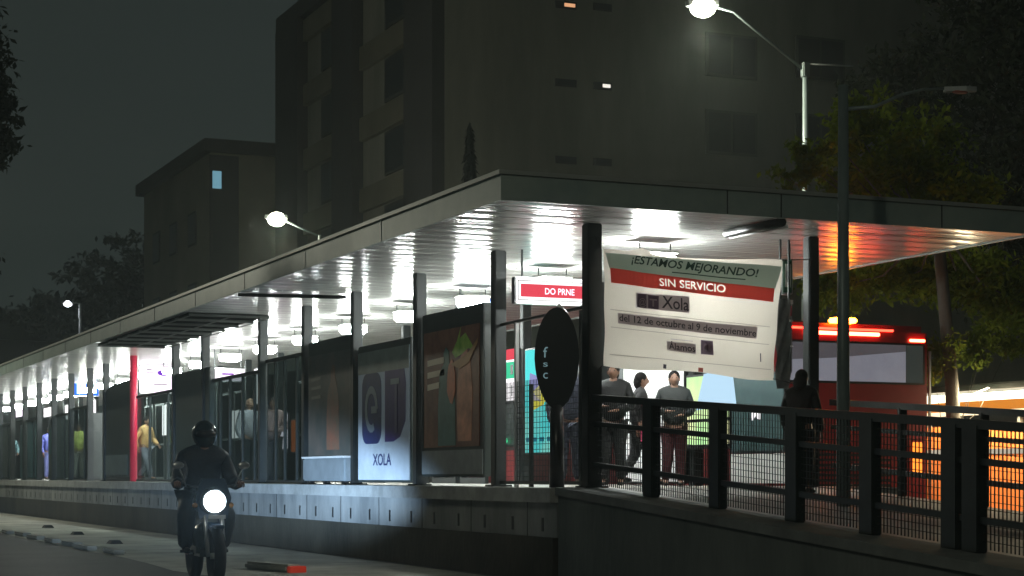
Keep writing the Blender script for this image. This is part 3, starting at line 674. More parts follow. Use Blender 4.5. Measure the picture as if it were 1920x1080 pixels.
bquad('grey_highlight', [(1155, 587), (1422, 613), (1421, 635), (1155, 607)], GBX, bn, .006, ny=4)
btext('lettering', 'del 12 de octubre al 9 de noviembre', (1157, 602), (1419, 631), 13, GINK, .012)
bquad('fine_print', [(1256, 635), (1300, 639), (1300, 640.5), (1256, 636.5)], GBX, bn, .008, ny=1)
bquad('grey_highlight', [(1247, 640), (1306, 645), (1305, 664), (1247, 657)], GBX, bn, .006, ny=3, nx=12)
btext('lettering', '\u00c1lamos', (1250, 655), (1303, 660), 13, GINK, .01)
bquad('transport_symbol', [(1316, 637), (1339, 639), (1338, 666), (1314, 664)], PINK, bn, .012, ny=2, nx=4)
bquad('symbol_centre', [(1322, 644), (1333, 645), (1333, 658), (1322, 657)], print_mat('symbol_pale', (.35, .30, .36)), bn, .016, ny=2, nx=2)
bquad('symbol_grid', [(1326, 644), (1328, 644), (1328, 658), (1326, 657)], PINK, bn, .020, ny=2, nx=1)
for (q0, q1) in (((1141, 580), (1445, 612)), ((1141, 613), (1445, 645)), ((1141, 664), (1448, 692))):
    bquad('printed_rule', [q0, q1, (q1[0], q1[1] + 1.4), (q0[0], q0[1] + 1.4)], print_mat('rule_grey', (.42, .37, .34)), bn, .006, ny=1)
bquad('small_mark', [(1240, 683), (1246, 684), (1246, 692), (1240, 691)], GINK, bn, .008, ny=1, nx=1)
bquad('small_mark', [(1309, 689), (1318, 690), (1318, 698), (1309, 697)], print_mat('mark_red', (.45, .12, .1)), bn, .008, ny=1, nx=1)
bquad('small_mark', [(1429, 662), (1431, 662), (1431, 678), (1429, 678)], GINK, bn, .008, ny=1, nx=1)
for q0, q1 in ((bp(1128, 470), (0.0, -.09, 3.75)), (bp(1466, 488), (2.75, -.08, 3.62)), (bp(1131, 684), (0.03, -.09, 2.3)), (bp(1451, 710), (2.75, -.08, 2.15))):
    b = MB(); b.tube([q0, q1], .006, 5); b.build('tie_cord', M['black'], bn)
ps = empty('plastic_sheet', (0, 0, 0), 0, 'crumpled grey plastic sheet strip at the right edge of the banner', 'plastic sheet')
vv = []; ff = []
for j in range(14):
    for i in range(6):
        x, Y = on_y(1455 + i * 5.2, -.07); vv.append((x, -.07 + .02 * math.sin(j * 1.3 + i * 1.9), zat(560 + j * 13, Y)))
for j in range(13):
    for i in range(5): k = j * 6 + i; ff.append((k + 6, k + 7, k + 1, k))
b = MB(); b.add(vv, ff, True); b.build('sheet', mat('plastic_grey', (.16, .17, .17), .25, var=.3, vscale=6), ps)
e, hw, H = hang_sign(1466, 1486, 562, 700, .25, 'white framed notice with a red top beside the banner', [mat('notice_grey', (.12, .14, .14), .3, var=.3)], None)
b = MB(); b.box(-hw * .8, hw * .8, -.012, -.0065, H * .78, H * .92); b.build('red_top', mat('dull_red', (.25, .05, .06), .4), e)
b = MB(); b.box(-hw, hw, -.014, -.0065, H * .94, H); b.box(-hw, hw, -.014, -.0065, H * .70, H * .73); b.box(-hw, hw, -.014, -.0065, H * .36, H * .38); b.build('frame_bar', M['white'], e)

# ================================================================== ramp with its railing
SL = 0.069
def rz(y): return PF - 0.004 + 0.017 + SL * y if y < 0 else PF    # y negative = down the ramp
rw = empty('access_ramp', (0, 0, 0), 0, 'dark concrete access ramp sloping down from the platform end', 'ramp')
YE = -15.0
b = MB(); b.add([(-.42, YE, 0), (3.2, YE, 0), (3.2, -.035, 0), (-.42, -.035, 0), (-.42, YE, rz(YE) - .09), (3.2, YE, rz(YE) - .09), (3.2, -.035, rz(-.035) - .09), (-.42, -.035, rz(-.035) - .09)],
                [(0, 3, 2, 1), (4, 5, 6, 7), (0, 1, 5, 4), (1, 2, 6, 5), (2, 3, 7, 6), (3, 0, 4, 7)]); b.build('side_wall', M['ramp_concrete'], rw)
b = MB(); b.add([(x, y, rz(y) + dz) for dz in (-.088, -.004) for (x, y) in ((-.46, YE), (.12, YE), (.12, -.036), (-.46, -.036))],
                [(0, 3, 2, 1), (4, 5, 6, 7), (0, 1, 5, 4), (1, 2, 6, 5), (2, 3, 7, 6), (3, 0, 4, 7)]); b.build('coping', mat('coping', (.10, .11, .105), .8, var=.3, vscale=2), rw)
b = MB(); b.add([(x, y, rz(y) + dz) for dz in (-.088, -.012) for (x, y) in ((.121, YE), (3.15, YE), (3.15, -.036), (.121, -.036))],
                [(0, 3, 2, 1), (4, 5, 6, 7), (0, 1, 5, 4), (1, 2, 6, 5), (2, 3, 7, 6), (3, 0, 4, 7)]); b.build('walkway', M['rampfloor'], rw)
def railing(x, posts, lab, mesh=True, pw=.10):
    e = empty('ramp_railing', (0, 0, 0), 0, lab, 'railing')
    for p in posts:
        b = MB(); zb = rz(-p); b.box(x - .05, x + .05, -p - pw, -p + pw, zb - .01, zb + .96, .01); b.build('post', M['fence'], e)
    ya, yb = -.05, YE + .5
    for nm, h0, h1, hx in (('top_rail', .93, 1.0, .045), ('middle_rail', .66, .71, .03), ('bottom_rail', .22, .27, .03)):
        b = MB(); b.add([(xx, y, rz(y) + h) for y in (yb, ya) for (xx, h) in ((x - hx, h0), (x + hx, h0), (x + hx, h1), (x - hx, h1))],
                        [(0, 1, 2, 3), (7, 6, 5, 4), (0, 4, 5, 1), (1, 5, 6, 2), (2, 6, 7, 3), (3, 7, 4, 0)]); b.build(nm, M['fence'], e)
    if mesh:
        ps_ = [0.05] + list(posts)
        for i in range(len(ps_) - 1):
            if ps_[i + 1] - ps_[i] < .5: continue
            b = MB(); mesh_panel(b, -ps_[i + 1] + pw, -ps_[i] - pw, rz, .03, .93, x, .046, .0038); b.build('mesh', M['fence'], e)
railing(0.0, [1.38, 2.74, 4.1, 5.25, 6.36, 6.62, 8.0, 9.4, 10.8, 12.2], 'dark green mesh railing on the near side of the ramp')
railing(3.05, [1.4, 2.8, 4.2, 5.6, 7.0, 8.4, 9.8], 'dark railing on the far side of the ramp beside the bus', False, .03)

# ================================================================== street lamps and poles
def lamp_head(e, p, m, big=.26, d=Vector((-1, 0, 0))):
    u = Vector((-d.y, d.x, 0))
    poly = [(-.32, -.10), (-.32, .10), (.1, .16), (.30, .10), (.36, 0), (.30, -.10), (.1, -.16)]
    b = MB(); b.prism(poly, Vector(p) + Vector((0, 0, 0.0)), d, u, (0, 0, 1), .10); h = b.build('lamp_head', M['galv'], e)
    b = MB(); b.ball(Vector(p) + Vector((0, 0, -.02)), big, big, big * .75, 16, 10); b.build('lamp_glass', m, h)
def down(name, loc, power, col, parent):
    ld = bpy.data.lights.new(name, 'SPOT'); ld.energy = power; ld.color = col; ld.shadow_soft_size = .25; ld.spot_size = R(165); ld.spot_blend = 1.0
    o = bpy.data.objects.new(name, ld); C.objects.link(o); o.location = loc; o.parent = parent
    return o
def point(name, loc, power, col, r=.2, parent=None):
    ld = bpy.data.lights.new(name, 'POINT'); ld.energy = power; ld.color = col; ld.shadow_soft_size = r
    o = bpy.data.objects.new(name, ld); C.objects.link(o); o.location = loc
    if parent: o.parent = parent
    return o
LC = (1.0, 0.98, 0.78)
# lamp 1: tall pole behind the canopy
Y = 38.0; bx_, by_ = cam_pt(1510, Y); zt = zat(120, Y); hx_, hy_ = cam_pt(1318, Y); zh = zat(12, Y); kx, ky = cam_pt(1375, Y)
e = empty('street_lamp', (bx_, by_, 0), 0, 'tall lit street lamp with a long bent arm behind the canopy', 'street lamp')
b = MB(); b.tube([(0, 0, 0), (0, 0, zt)], [.10, .055], 12); b.build('pole', M['greypole'], e)
b = MB(); b.tube([(0, 0, zt - .15), (kx - bx_, ky - by_, zat(22, Y)), (hx_ - bx_, hy_ - by_, zh + .05)], [.035, .028, .028], 8); b.build('arm', M['greypole'], e)
b = MB(); b.box(-.08, .08, -.07, .07, zt - .28, zt + .03, .02); b.build('bracket', M['greypole'], e)
fx, fy = cam_pt(1600, Y); b = MB(); b.tube([(0, 0, zt), (fx - bx_, fy - by_, zat(124, Y))], .018, 6); b.build('side_arm', M['galv'], e)
lamp_head(e, (hx_ - bx_, hy_ - by_, zh), M['sodium'], .27, Vector((-CT, ST, 0)))
point('lamp_light', (hx_ - bx_, hy_ - by_, zh - .45), 300, LC, .25, e)
down('lamp_beam', (hx_ - bx_, hy_ - by_, zh - .4), 1500, LC, e)
# lamp 2: farther lit lamp
Y = 56.0; bx_, by_ = cam_pt(600, Y); hx_, hy_ = cam_pt(519, Y); zh = zat(410, Y)
e = empty('street_lamp', (bx_, by_, 0), 0, 'yellowish lit street lamp beyond the middle of the canopy roof', 'street lamp')
b = MB(); b.tube([(0, 0, 0), (0, 0, zh - .5)], [.10, .06], 12); b.build('pole', M['galv'], e)
b = MB(); b.tube([(0, 0, zh - .55), (hx_ - bx_, hy_ - by_, zh + .05)], .03, 8); b.build('arm', M['greypole'], e)
lamp_head(e, (hx_ - bx_, hy_ - by_, zh), M['sodium'], .28, Vector((-CT, ST, 0)))
point('lamp_light', (hx_ - bx_, hy_ - by_, zh - .5), 250, LC, .25, e)
down('lamp_beam', (hx_ - bx_, hy_ - by_, zh - .4), 900, LC, e)
# lamp 3: tiny far lamp
Y = 105.0; bx_, by_ = cam_pt(150, Y); hx_, hy_ = cam_pt(127, Y); zh = zat(569, Y)
e = empty('street_lamp', (bx_, by_, 0), 0, 'tiny far lit street lamp above the left end of the canopy', 'street lamp')
b = MB(); b.tube([(0, 0, 0), (0, 0, zh)], .08, 8); b.build('pole', M['galv'], e)
b = MB(); b.tube([(0, 0, zh), (hx_ - bx_, hy_ - by_, zh + .05)], .03, 8); b.build('arm', M['galv'], e)
lamp_head(e, (hx_ - bx_, hy_ - by_, zh), M['far_lamp'], .22, Vector((-CT, ST, 0)))
# lamp 4: near grey pole by the ramp, unlit
Y = 18.3; bx_, by_ = cam_pt(1581, Y); zt = zat(160, Y)
e = empty('street_lamp', (bx_, by_, 0), 0, 'unlit street lamp on a stout grey-green pole standing by the ramp', 'street lamp')
b = MB(); b.tube([(0, 0, 0), (0, 0, zt)], [.075, .05], 16); b.build('pole', M['greypole'], e)
pts = [(0, 0, zat(205, Y))]
for (px, py) in ((1640, 200), (1690, 178), (1730, 168), (1775, 166)):
    x, y = cam_pt(px, Y); pts.append((x - bx_, y - by_, zat(py, Y)))
b = MB(); b.tube(pts, [.022, .018, .016, .014, .014], 8); b.build('arm', M['greypole'], e)
x, y = cam_pt(1800, Y); b = MB(); b.prism([(-.16, -.03), (-.16, .03), (.05, .06), (.16, .03), (.16, -.03), (.05, -.06)], (x - bx_, y - by_, zat(172, Y)), (CT, -ST, 0), (ST, CT, 0), (0, 0, 1), .045); h = b.build('lamp_head', M['galv'], e)
b = MB(); b.ball((x - bx_, y - by_, zat(173, Y)), .09, .05, .02); b.build('lamp_glass', mat('lens_pink_reflection', (.35, .12, .09), .2), h)  # pinkish reflection put into the lens colour
# lamps of the avenue behind the viewer (they light the road side)
for (x, y, pw, lab) in ((-12.5, -14.0, 700, 'street lamp on the near side of the avenue behind the viewer'), (-10.0, 34.0, 1700, 'street lamp at the far left side of the avenue, out of view')):
    e = empty('street_lamp', (x, y, 0), 0, lab, 'street lamp')
    b = MB(); b.tube([(0, 0, 0), (0, 0, 8.6)], [.10, .06], 12); b.build('pole', M['galv'], e)
    b = MB(); b.tube([(0, 0, 8.6), (1.6, 0, 9.0)], .03, 8); b.build('arm', M['galv'], e)
    lamp_head(e, (1.8, 0, 8.95), M['sodium'], .2, Vector((1, 0, 0)))
    point('lamp_light', (1.8, 0, 8.5), pw, LC, .25, e)

# ================================================================== apartment tower
BW = mat('tower_render', (.105, .108, .088), .85, col2=(.18, .18, .15), vscale=.55, bump=.2, stretch=(1, 1, .22))
BD = mat('tower_dark', (.03, .03, .03), .8, var=.2, vscale=.4)
BE = mat('tower_beige', (.10, .094, .068), .8, var=.2, vscale=.4)
BF = mat('window_frame', (.05, .052, .045), .7)
BG = mat('dark_glass', (.012, .014, .016), .5)
WL = emis('lit_slit', (1.0, .95, .85), 1.0); WLO = emis('lit_slit_orange', (1.0, .5, .25), .8)
TX, TY = 13.8, 39.8; FH = 2.68; TH_ = 25.0
bt = empty('apartment_tower', (TX, TY, 0), 0, 'tall drab apartment tower with a blank side wall and small slit windows', 'building')
b = MB(); b.box(0, 34, 0, 19.0, 0, 20.2); b.build('walls', BW, bt)
b = MB(); b.box(-.3, 34.3, -.3, 19.3, 20.2, 20.9); b.build('parapet', BD, bt)
def fx_(px): return on_x(px, TX)[0] - TY
for (p0, p1) in ((535, 577), (642, 681), (779, 834)):
    b = MB(); y0, y1 = fx_(p1), fx_(p0); b.box(-.45, -.002, max(0, y0), min(19, y1), 0, 20.15); b.build('pier', BD, bt)
for fl in range(7):
    z = 1.3 + fl * FH
    for (p0, p1) in ((577, 640), (683, 777)):
        y0, y1 = fx_(p1) + .05, fx_(p0) - .05
        b = MB(); b.box(-.22, -.002, y0, y1, z + 1.75, z + 2.62); b.build('balcony_front', BE, bt)
        w0, w1 = y0 + (y1 - y0) * .12, y0 + (y1 - y0) * .55
        b = MB(); b.box(-.06, -.002, w0, w1, z + .1, z + 1.7); fr = b.build('window', BF, bt)
        b = MB(); b.box(-.075, -.061, w0 + .1, w1 - .1, z + .2, z + 1.6); b.build('pane', BG, fr)
def ex(px): return on_y(px, TY)
for (pc, pw_, ys) in ((1060, 40, (8, 154, 299)), (1129, 34, (12, 160, 303))):
    x0, Ya_ = ex(pc - pw_ / 2); x1, _ = ex(pc + pw_ / 2)
    for i, py in enumerate(ys + (ys[2] + 147,)):
        z = zat(py, Ya_); b = MB(); b.box(x0 - TX, x1 - TX, -.05, -.002, z - .13, z + .13); fr = b.build('slit_window', BD, bt)
        lit = (pc == 1060 and i == 0) or (pc == 1129 and i == 1)
        b = MB(); xa_ = x0 - TX + (.35 if lit else .06); b.box(xa_, x1 - TX - .06, -.065, -.051, z - (.05 if lit else .09), z + (.07 if lit else .09)); b.build('pane', (WLO if pc == 1060 else WL) if lit else BG, fr)
for (p0, p1, rows) in ((1322, 1418, ((60, 142), (205, 288), (352, 435))), (1490, 1582, ((66, 146), (212, 292), (360, 440)))):
    x0, Ya_ = ex(p0); x1, _ = ex(p1)
    for (q0, q1) in rows:
        b = MB(); b.box(x0 - TX, x1 - TX, -.08, -.002, zat(q1, Ya_), zat(q0, Ya_)); fr = b.build('window', BF, bt)
        md = (x0 + x1) / 2 - TX
        for (s0, s1) in ((x0 - TX + .1, md - .05), (md + .05, x1 - TX - .1)):
            b = MB(); b.box(s0, s1, -.095, -.081, zat(q1, Ya_) + .1, zat(q0, Ya_) - .1); b.build('pane', BG, fr)
# second block, farther left
T2X, T2Y = 11.0, 60.6
b2 = empty('apartment_block', (T2X, T2Y, 0), 0, 'lower apartment block with one bluish lit window left of the tower', 'building')
b = MB(); b.box(0, 9, 0, 13.5, 0, 15.2); b.build('walls', mat('block_render', (.13, .12, .09), .85, var=.2, vscale=.3), b2)
b = MB(); b.box(-.35, 9.35, -.35, 13.9, 15.2, 15.75); b.build('parapet', BD, b2)
x0, Y_ = on_y(393, T2Y); x1, _ = on_y(447, T2Y)
b = MB(); b.box(x0 - T2X, x1 - T2X, -.06, -.002, .5, 15.1); b.build('dark_strip', BD, b2)
for q in range(5):
    z0, z1 = zat(356 + q * 116, Y_), zat(318 + q * 116, Y_)
    wx0, wx1 = on_y(395, T2Y)[0] - T2X, on_y(416, T2Y)[0] - T2X
    b = MB(); b.box(wx0, wx1, -.12, -.061, z0, z1); fr = b.build('window', BD, b2)
    b = MB(); b.box(wx0 + .05, wx1 - .05, -.135, -.121, z0 + .06, z1 - .06); b.build('pane', emis('bluish_window', (.25, .55, .70), .55) if q == 0 else BG, fr)
for q in range(4):
    for yy in (2.5, 6.2, 9.8):
        b = MB(); b.box(-.05, -.002, yy, yy + 1.5, 1.9 + q * 3.2, 3.4 + q * 3.2); fr = b.build('window', BD, b2)
        b = MB(); b.box(-.065, -.051, yy + .1, yy + 1.4, 2.0 + q * 3.2, 3.3 + q * 3.2); b.build('pane', BG, fr)
# far low dark house at the left horizon
hx0, hy0 = cam_pt(30, 115)
hb = empty('far_house', (hx0, hy0, 0), R(8), 'low dark house roof beyond the left end of the station', 'house')
b = MB(); b.box(-6, 5, 0, 10, 0, 9.6); b.build('walls', BD, hb)
b = MB(); b.add([(-6.4, -.4, 9.6), (5.4, -.4, 9.6), (5.4, 10.4, 9.6), (-6.4, 10.4, 9.6), (-3.5, 5, 12.0), (3.0, 5, 12.0)], [(0, 1, 5, 4), (1, 2, 5), (2, 3, 4, 5), (3, 0, 4), (0, 3, 2, 1)]); b.build('roof', BD, hb)

# ================================================================== trees
def tree(name, base, height, blobs, nleaf, leaf, size, lab, trunk_r=.16, trunk_h=None, group=None, seed=1, cat='tree', bark=None):
    rr = random.Random(seed); e = empty(name, base, 0, lab, cat, group)
    B = Vector(base); th_ = trunk_h or height * .45
    c0 = Vector((0, 0, 0))
    for bl in blobs: c0 += (Vector(bl[0]) - B) / len(blobs)
    top = Vector((c0.x * .25, c0.y * .25, th_))
    b = MB(); b.tube([(0, 0, -.05), (top.x * .3, top.y * .3, th_ * .5), top], [trunk_r * 1.25, trunk_r, trunk_r * .85], 10)
    for bl in blobs:
        q = Vector(bl[0]) - B; mid = top.lerp(q, .5) + Vector((0, 0, -.3)); b.tube([top, mid, q], [trunk_r * .30, trunk_r * .16, trunk_r * .05], 6)
    b.build('trunk', bark or M['bark'], e)
    tot = sum(bl[1] ** 2 * bl[2] for bl in blobs) if 0 else sum(bl[1] ** 2 for bl in blobs)
    vv = []; ff = []
    for bl in blobs:
        cc = Vector(bl[0]) - B; rh, rv = bl[1], bl[2]; n = int(nleaf * rh ** 2 / tot)
        cl = []
        for _ in range(max(8, n // 40)):
            d = Vector((rr.gauss(0, 1), rr.gauss(0, 1), rr.gauss(0, 1))).normalized() * (rr.random() ** .45)
            cl.append(cc + Vector((d.x * rh, d.y * rh, d.z * rv)))
        for _ in range(n):
            c = rr.choice(cl); s = .10 * rh + .06
            p = c + Vector((rr.gauss(0, s), rr.gauss(0, s), rr.gauss(0, s * .8)))
            an = Euler((rr.uniform(-1.2, 1.2), rr.uniform(-1.2, 1.2), rr.uniform(0, 6.28))).to_matrix(); L = size * rr.uniform(.6, 1.3)
            k = len(vv); vv += [p + an @ Vector(q) * L for q in ((-1, 0, 0), (0, -.42, .08), (1, 0, 0), (0, .42, .08))]; ff.append((k, k + 1, k + 2, k + 3))
    b = MB(); b.add(vv, ff); b.build('crown', leaf, e)
    return e
def P3(px, py, Y): x, y = cam_pt(px, Y); return (x, y, zat(py, Y))
def ground(px, Y): x, y = cam_pt(px, Y); return (x, y, 0)
BARKG = mat('grey_bark', (.07, .068, .06), .9, col2=(.15, .14, .125), vscale=6, bump=.8, bscale=10, stretch=(1, 1, .25))
tree('broadleaf_tree', (*cam_pt(1797, 27)[0:2], .0), 8, [(P3(1455, 325, 27), .10, .08), (P3(1480, 338, 27), .16, .08), (P3(1500, 285, 27), .20, .14), (P3(1525, 320, 27), .30, .22), (P3(1565, 265, 27), .32, .34), (P3(1600, 235, 28), .38, .50), (P3(1590, 320, 27.5), .5, .35), (P3(1660, 260, 28), .65, .65), (P3(1745, 290, 28.5), .6, .6), (P3(1770, 370, 28), .8, .4), (P3(1660, 350, 28), .6, .4), (P3(1700, 520, 28.5), .9, .4), (P3(1830, 530, 28.5), .8, .45), (P3(1920, 570, 28.5), .7, .4), (P3(1560, 540, 28.5), .6, .3)],
     15000, M['leaf_a'], .075, 'large leafy tree with a grey trunk rising behind the canopy by the orange stall', .10, 4.9, seed=3, bark=BARKG)
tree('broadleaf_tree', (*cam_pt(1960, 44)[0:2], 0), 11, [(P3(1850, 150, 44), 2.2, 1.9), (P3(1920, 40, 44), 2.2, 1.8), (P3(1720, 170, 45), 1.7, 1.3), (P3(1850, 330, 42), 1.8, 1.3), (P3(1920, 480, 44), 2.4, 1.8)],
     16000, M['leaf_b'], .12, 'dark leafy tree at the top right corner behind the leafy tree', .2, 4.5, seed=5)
tree('broadleaf_tree', (*cam_pt(-60, 34)[0:2], 0), 9, [(P3(-90, 150, 34), 1.0, 1.3), (P3(-5, 230, 34), .40, .8), (P3(5, 180, 34), .2, .4), (P3(-30, 60, 34), .30, .6), (P3(-40, 480, 34), .32, .5), (P3(-10, 300, 34), .22, .25)],
     11000, M['leaf_b'], .085, 'dark tree at the left edge of the view against the night sky', .16, 4.5, seed=8)
for i, (px, py, Y, rh, rv, lab) in enumerate(((245, 500, 118, 2.3, 2.2, 'far dark tree beside the lower apartment block'), (175, 545, 120, 2.6, 2.2, 'far dark tree left of the lower apartment block'), (110, 600, 122, 3.0, 1.9, 'far dark low tree under the tiny street lamp'), (55, 610, 118, 3.0, 1.6, 'far dark low tree beside the low house'))):
    c = P3(px, py, Y); tree('far_tree', (c[0], c[1], 0), c[2], [(c, rh, rv), ((c[0] + 1.2, c[1], c[2] - 2.6), rh * 1.1, rv), ((c[0] - 1.0, c[1], c[2] - 4.5), rh * 1.2, rv)], 3500, M['leaf_d'], .28, lab, .2, seed=20 + i, group='dark trees on the far left skyline')
# leafy shrub lit by the stall
c = P3(1772, 655, 27.2)
tree('street_shrub', (*cam_pt(1768, 27.2), 0.14), 3, [(c, .26, .34), (P3(1750, 690, 27.2), .16, .2), (P3(1845, 640, 27.6), .25, .25), (P3(1830, 675, 27.6), .2, .2), (P3(1890, 650, 27.8), .25, .2)], 2600, M['leaf_a'], .05, 'bright green leafy bush lit up in front of the orange stall', .03, 1.6, seed=33, cat='bush')
# narrow dark conifer in front of the tower
c = cam_pt(881, 52); e = empty('conifer', (c[0], c[1], 0), 0, 'slim pointed dark conifer in front of the blank tower wall', 'conifer')
zt = zat(238, 52); b = MB(); b.tube([(0, 0, 0), (0, 0, zt)], [.14, .02], 8); b.build('trunk', M['bark'], e)
vv = []; ff = []; rr = random.Random(4)
for _ in range(3600):
    f = rr.random() ** .8; z = zt - (zt - 2.5) * f; rad = (.05 + .75 * f ** .9) * rr.random() ** .5; a = rr.uniform(0, 6.28); p = Vector((rad * math.cos(a), rad * math.sin(a), z))
    m_ = Euler((rr.uniform(-.6, .6), rr.uniform(.6, 1.6), a)).to_matrix(); k = len(vv); vv += [p + m_ @ Vector(q) * .16 for q in ((-1, 0, 0), (0, -.3, 0), (1, 0, 0), (0, .3, 0))]; ff.append((k, k + 1, k + 2, k + 3))
b = MB(); b.add(vv, ff); b.build('crown', M['leaf_d'], e)

# ================================================================== the bus
BR = mat('bus_red', (.20, .010, .012), .35, var=.15, vscale=.8, bump=.03)
bx0, bx1 = 4.35, 6.95; by0 = 3.4; bl = 12.0
bs = empty('bus', (bx0, by0, 0), 0, 'dark red city bus seen from behind with its light bar glowing', 'bus'); W = bx1 - bx0
b = MB(); b.box(0, W, 0, bl, .38, 3.25, .10); b.build('body', BR, bs)
b = MB(); b.box(.12, W - .12, -.02, .01, 2.42, 3.0, .008); rwn = b.build('rear_window', M['black'], bs)
RG = mat('rear_window_reflection', (.30, .32, .36), .2, .3, var=.2, vscale=1.2, emit=(.78, .80, 1.0), es=.17)  # emission of the panes stands in for reflections on the glass
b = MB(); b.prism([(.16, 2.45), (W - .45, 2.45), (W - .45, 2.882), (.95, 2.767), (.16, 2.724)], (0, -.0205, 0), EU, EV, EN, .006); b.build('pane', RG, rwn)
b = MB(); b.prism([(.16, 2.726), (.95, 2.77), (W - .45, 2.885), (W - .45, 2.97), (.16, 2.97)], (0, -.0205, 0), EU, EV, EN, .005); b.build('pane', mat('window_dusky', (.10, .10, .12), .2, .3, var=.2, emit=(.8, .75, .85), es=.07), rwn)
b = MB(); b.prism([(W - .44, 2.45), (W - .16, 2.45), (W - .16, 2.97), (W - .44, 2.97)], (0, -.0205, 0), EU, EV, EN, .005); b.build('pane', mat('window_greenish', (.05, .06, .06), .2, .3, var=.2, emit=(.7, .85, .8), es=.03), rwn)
RL = emis('red_light', (1.0, .04, .02), 9.0); RLH = emis('red_light_hot', (1.0, .10, .045), 22.0); OL = emis('orange_light', (1.0, .28, .015), 55.0)
b = MB(); b.box(.50, 1.72, -.035, -.002, 3.08, 3.13, .01); b.build('brake_bar', RLH, bs)
b = MB(); b.box(.30, 1.95, -.03, -.002, 3.15, 3.18, .008); b.build('light_bar', RL, bs)
b = MB(); b.box(W - .38, W - .12, -.035, -.002, 3.02, 3.06, .01); b.build('marker_light', RLH, bs)
b = MB(); b.box(.98, 1.34, -.05, .15, 3.251, 3.32, .02); b.build('beacon', OL, bs)
b = MB(); b.box(.4, W - .4, 1.6, 4.2, 3.251, 3.42, .05); b.build('air_unit', M['dark'], bs)
for xx in (.16, W - .34):
    b = MB(); b.box(xx, xx + .18, -.03, -.002, 1.15, 1.62, .015); b.build('tail_light', emis('tail_light_dim', (1, .06, .02), .5) if xx < 1 else emis('tail_light_lit', (1, .25, .03), 2.2), bs)
b = MB(); b.box(.05, W - .05, -.09, -.002, .40, .72, .04); b.build('bumper', M['black'], bs)
b = MB(); b.box(.6, W - .6, -.025, -.002, .85, 2.05, .02); eng = b.build('engine_cover', BR, bs)
b = MB(); [b.box(.7, W - .7, -.032, -.026, 1.0 + .07 * k, 1.035 + .07 * k) for k in range(8)]; b.build('vent_slats', M['black'], eng)
b = MB(); b.box(W - .02, W + .012, .02, .05, .8, 2.9); b.build('corner_strip', M['bright_steel'], bs)
for k in range(7):
    for xx in (-.012, W - .01): b = MB(); b.box(xx, xx + .022, .5 + k * 1.6, 1.9 + k * 1.6, 2.0, 2.95, .005); b.build('side_window', M['dark'], bs)
for yy in (2.6, 9.4):
    for xx in (.16, W - .16):
        b = MB(); b.wheel((xx, yy, .50), (1, 0, 0), .36, .14); wh = b.build('wheel', M['rubber'], bs)
        b = MB(); b.tube([(xx - .10, yy, .5), (xx + .10, yy, .5)], .26, 16); b.build('rim', M['galv'], wh)

# ================================================================== orange stall across the lane
OR = mat('orange_tarp', (.80, .22, .05), .55, col2=(.9, .30, .09), vscale=1.5, bump=.3, bscale=4)
sx = 9.0; sy1, SYd = on_x(1735, sx); sy0 = on_x(2120, sx)[0]
zr = lambda py, px: zat(py, on_x(px, sx)[1])
os_ = empty('market_stall', (sx, (sy0 + sy1) / 2, 0.14), 0, 'orange tarpaulin market stall with a white light strip across the bus lane', 'market stall'); hw = (sy1 - sy0) / 2
Yk = on_x(1830, sx)[1]
z_hi = zat(737, Yk) - .14; z_w = zat(752, Yk) - .14; z_or = zat(770, Yk) - .14; z_l2 = zat(776, Yk) - .14
b = MB(); b.box(0, 2.2, -hw, hw, 0.0, z_l2 - .18, .01); b.build('counter', OR, os_)
b = MB(); b.box(-.5, 2.4, -hw - .2, hw + .1, z_hi + .01, z_hi + .10, .02); b.build('roof', M['dark'], os_)
b = MB(); b.box(-.06, -.01, -hw + .1, hw - .02, z_w, z_hi); b.build('light_strip', emis('stall_light', (1.0, .95, .70), 3.0), os_)
b = MB(); b.box(-.05, -.01, -hw, hw, z_or, z_w - .004); b.build('sign_band', emis('stall_orange_band', (1.0, .33, .04), .75), os_)
b = MB(); b.box(-.06, -.01, -hw, hw, z_l2 - .02, z_or - .004); b.build('light_strip', emis('stall_light_low', (1.0, .80, .50), 1.6), os_)
b = MB(); [b.box(.0, .06, yy, yy + .06, z_l2 - .18, z_hi) for yy in (-hw + .02, 0, hw - .10)]; b.build('upright', M['galv'], os_)
b = MB(); b.box(-.012, -.001, -hw, hw, z_l2 - .62, z_l2 - .54); b.build('white_stripe', emis('stall_stripe', (1, .9, .7), .5), os_)
al = bpy.data.lights.new('stall_tube_light', 'AREA'); al.shape = 'RECTANGLE'; al.size = .2; al.size_y = 2 * hw - .4; al.energy = 220; al.color = (1.0, .82, .5)
ao = bpy.data.objects.new('stall_tube_light', al); C.objects.link(ao); ao.parent = os_; ao.location = (-.35, 0, z_hi - .03); ao.rotation_euler = (0, R(18), 0)
kx_, ky_ = cam_pt(1800, 28.2)
b = MB(); b.tube([(-.3, .1, z_hi + .10), (-.72, .1, z_hi - .05)], .012, 6); b.ball((-.74, .1, z_hi - .10), .05); b.build('bulb', emis('bulb_glass', (1.0, .9, .6), 8), os_)
pl_ = bpy.data.lights.new('bulb_light', 'POINT'); pl_.energy = 26; pl_.color = (1.0, .88, .55); pl_.shadow_soft_size = .06
po_ = bpy.data.objects.new('bulb_light', pl_); C.objects.link(po_); po_.parent = os_; po_.location = (-.84, .1, z_hi - .12)
# dark garden wall and hedge behind the stall
gw = empty('garden_wall', (13.4, 0, 0), 0, 'dark garden wall behind the orange stall', 'wall'); b = MB(); b.box(0, .3, -30, 38, 0, 2.3); b.build('wall_body', BD, gw); b = MB(); b.box(-.05, .35, -30, 38, 2.3, 2.4); b.build('coping', BD, gw)

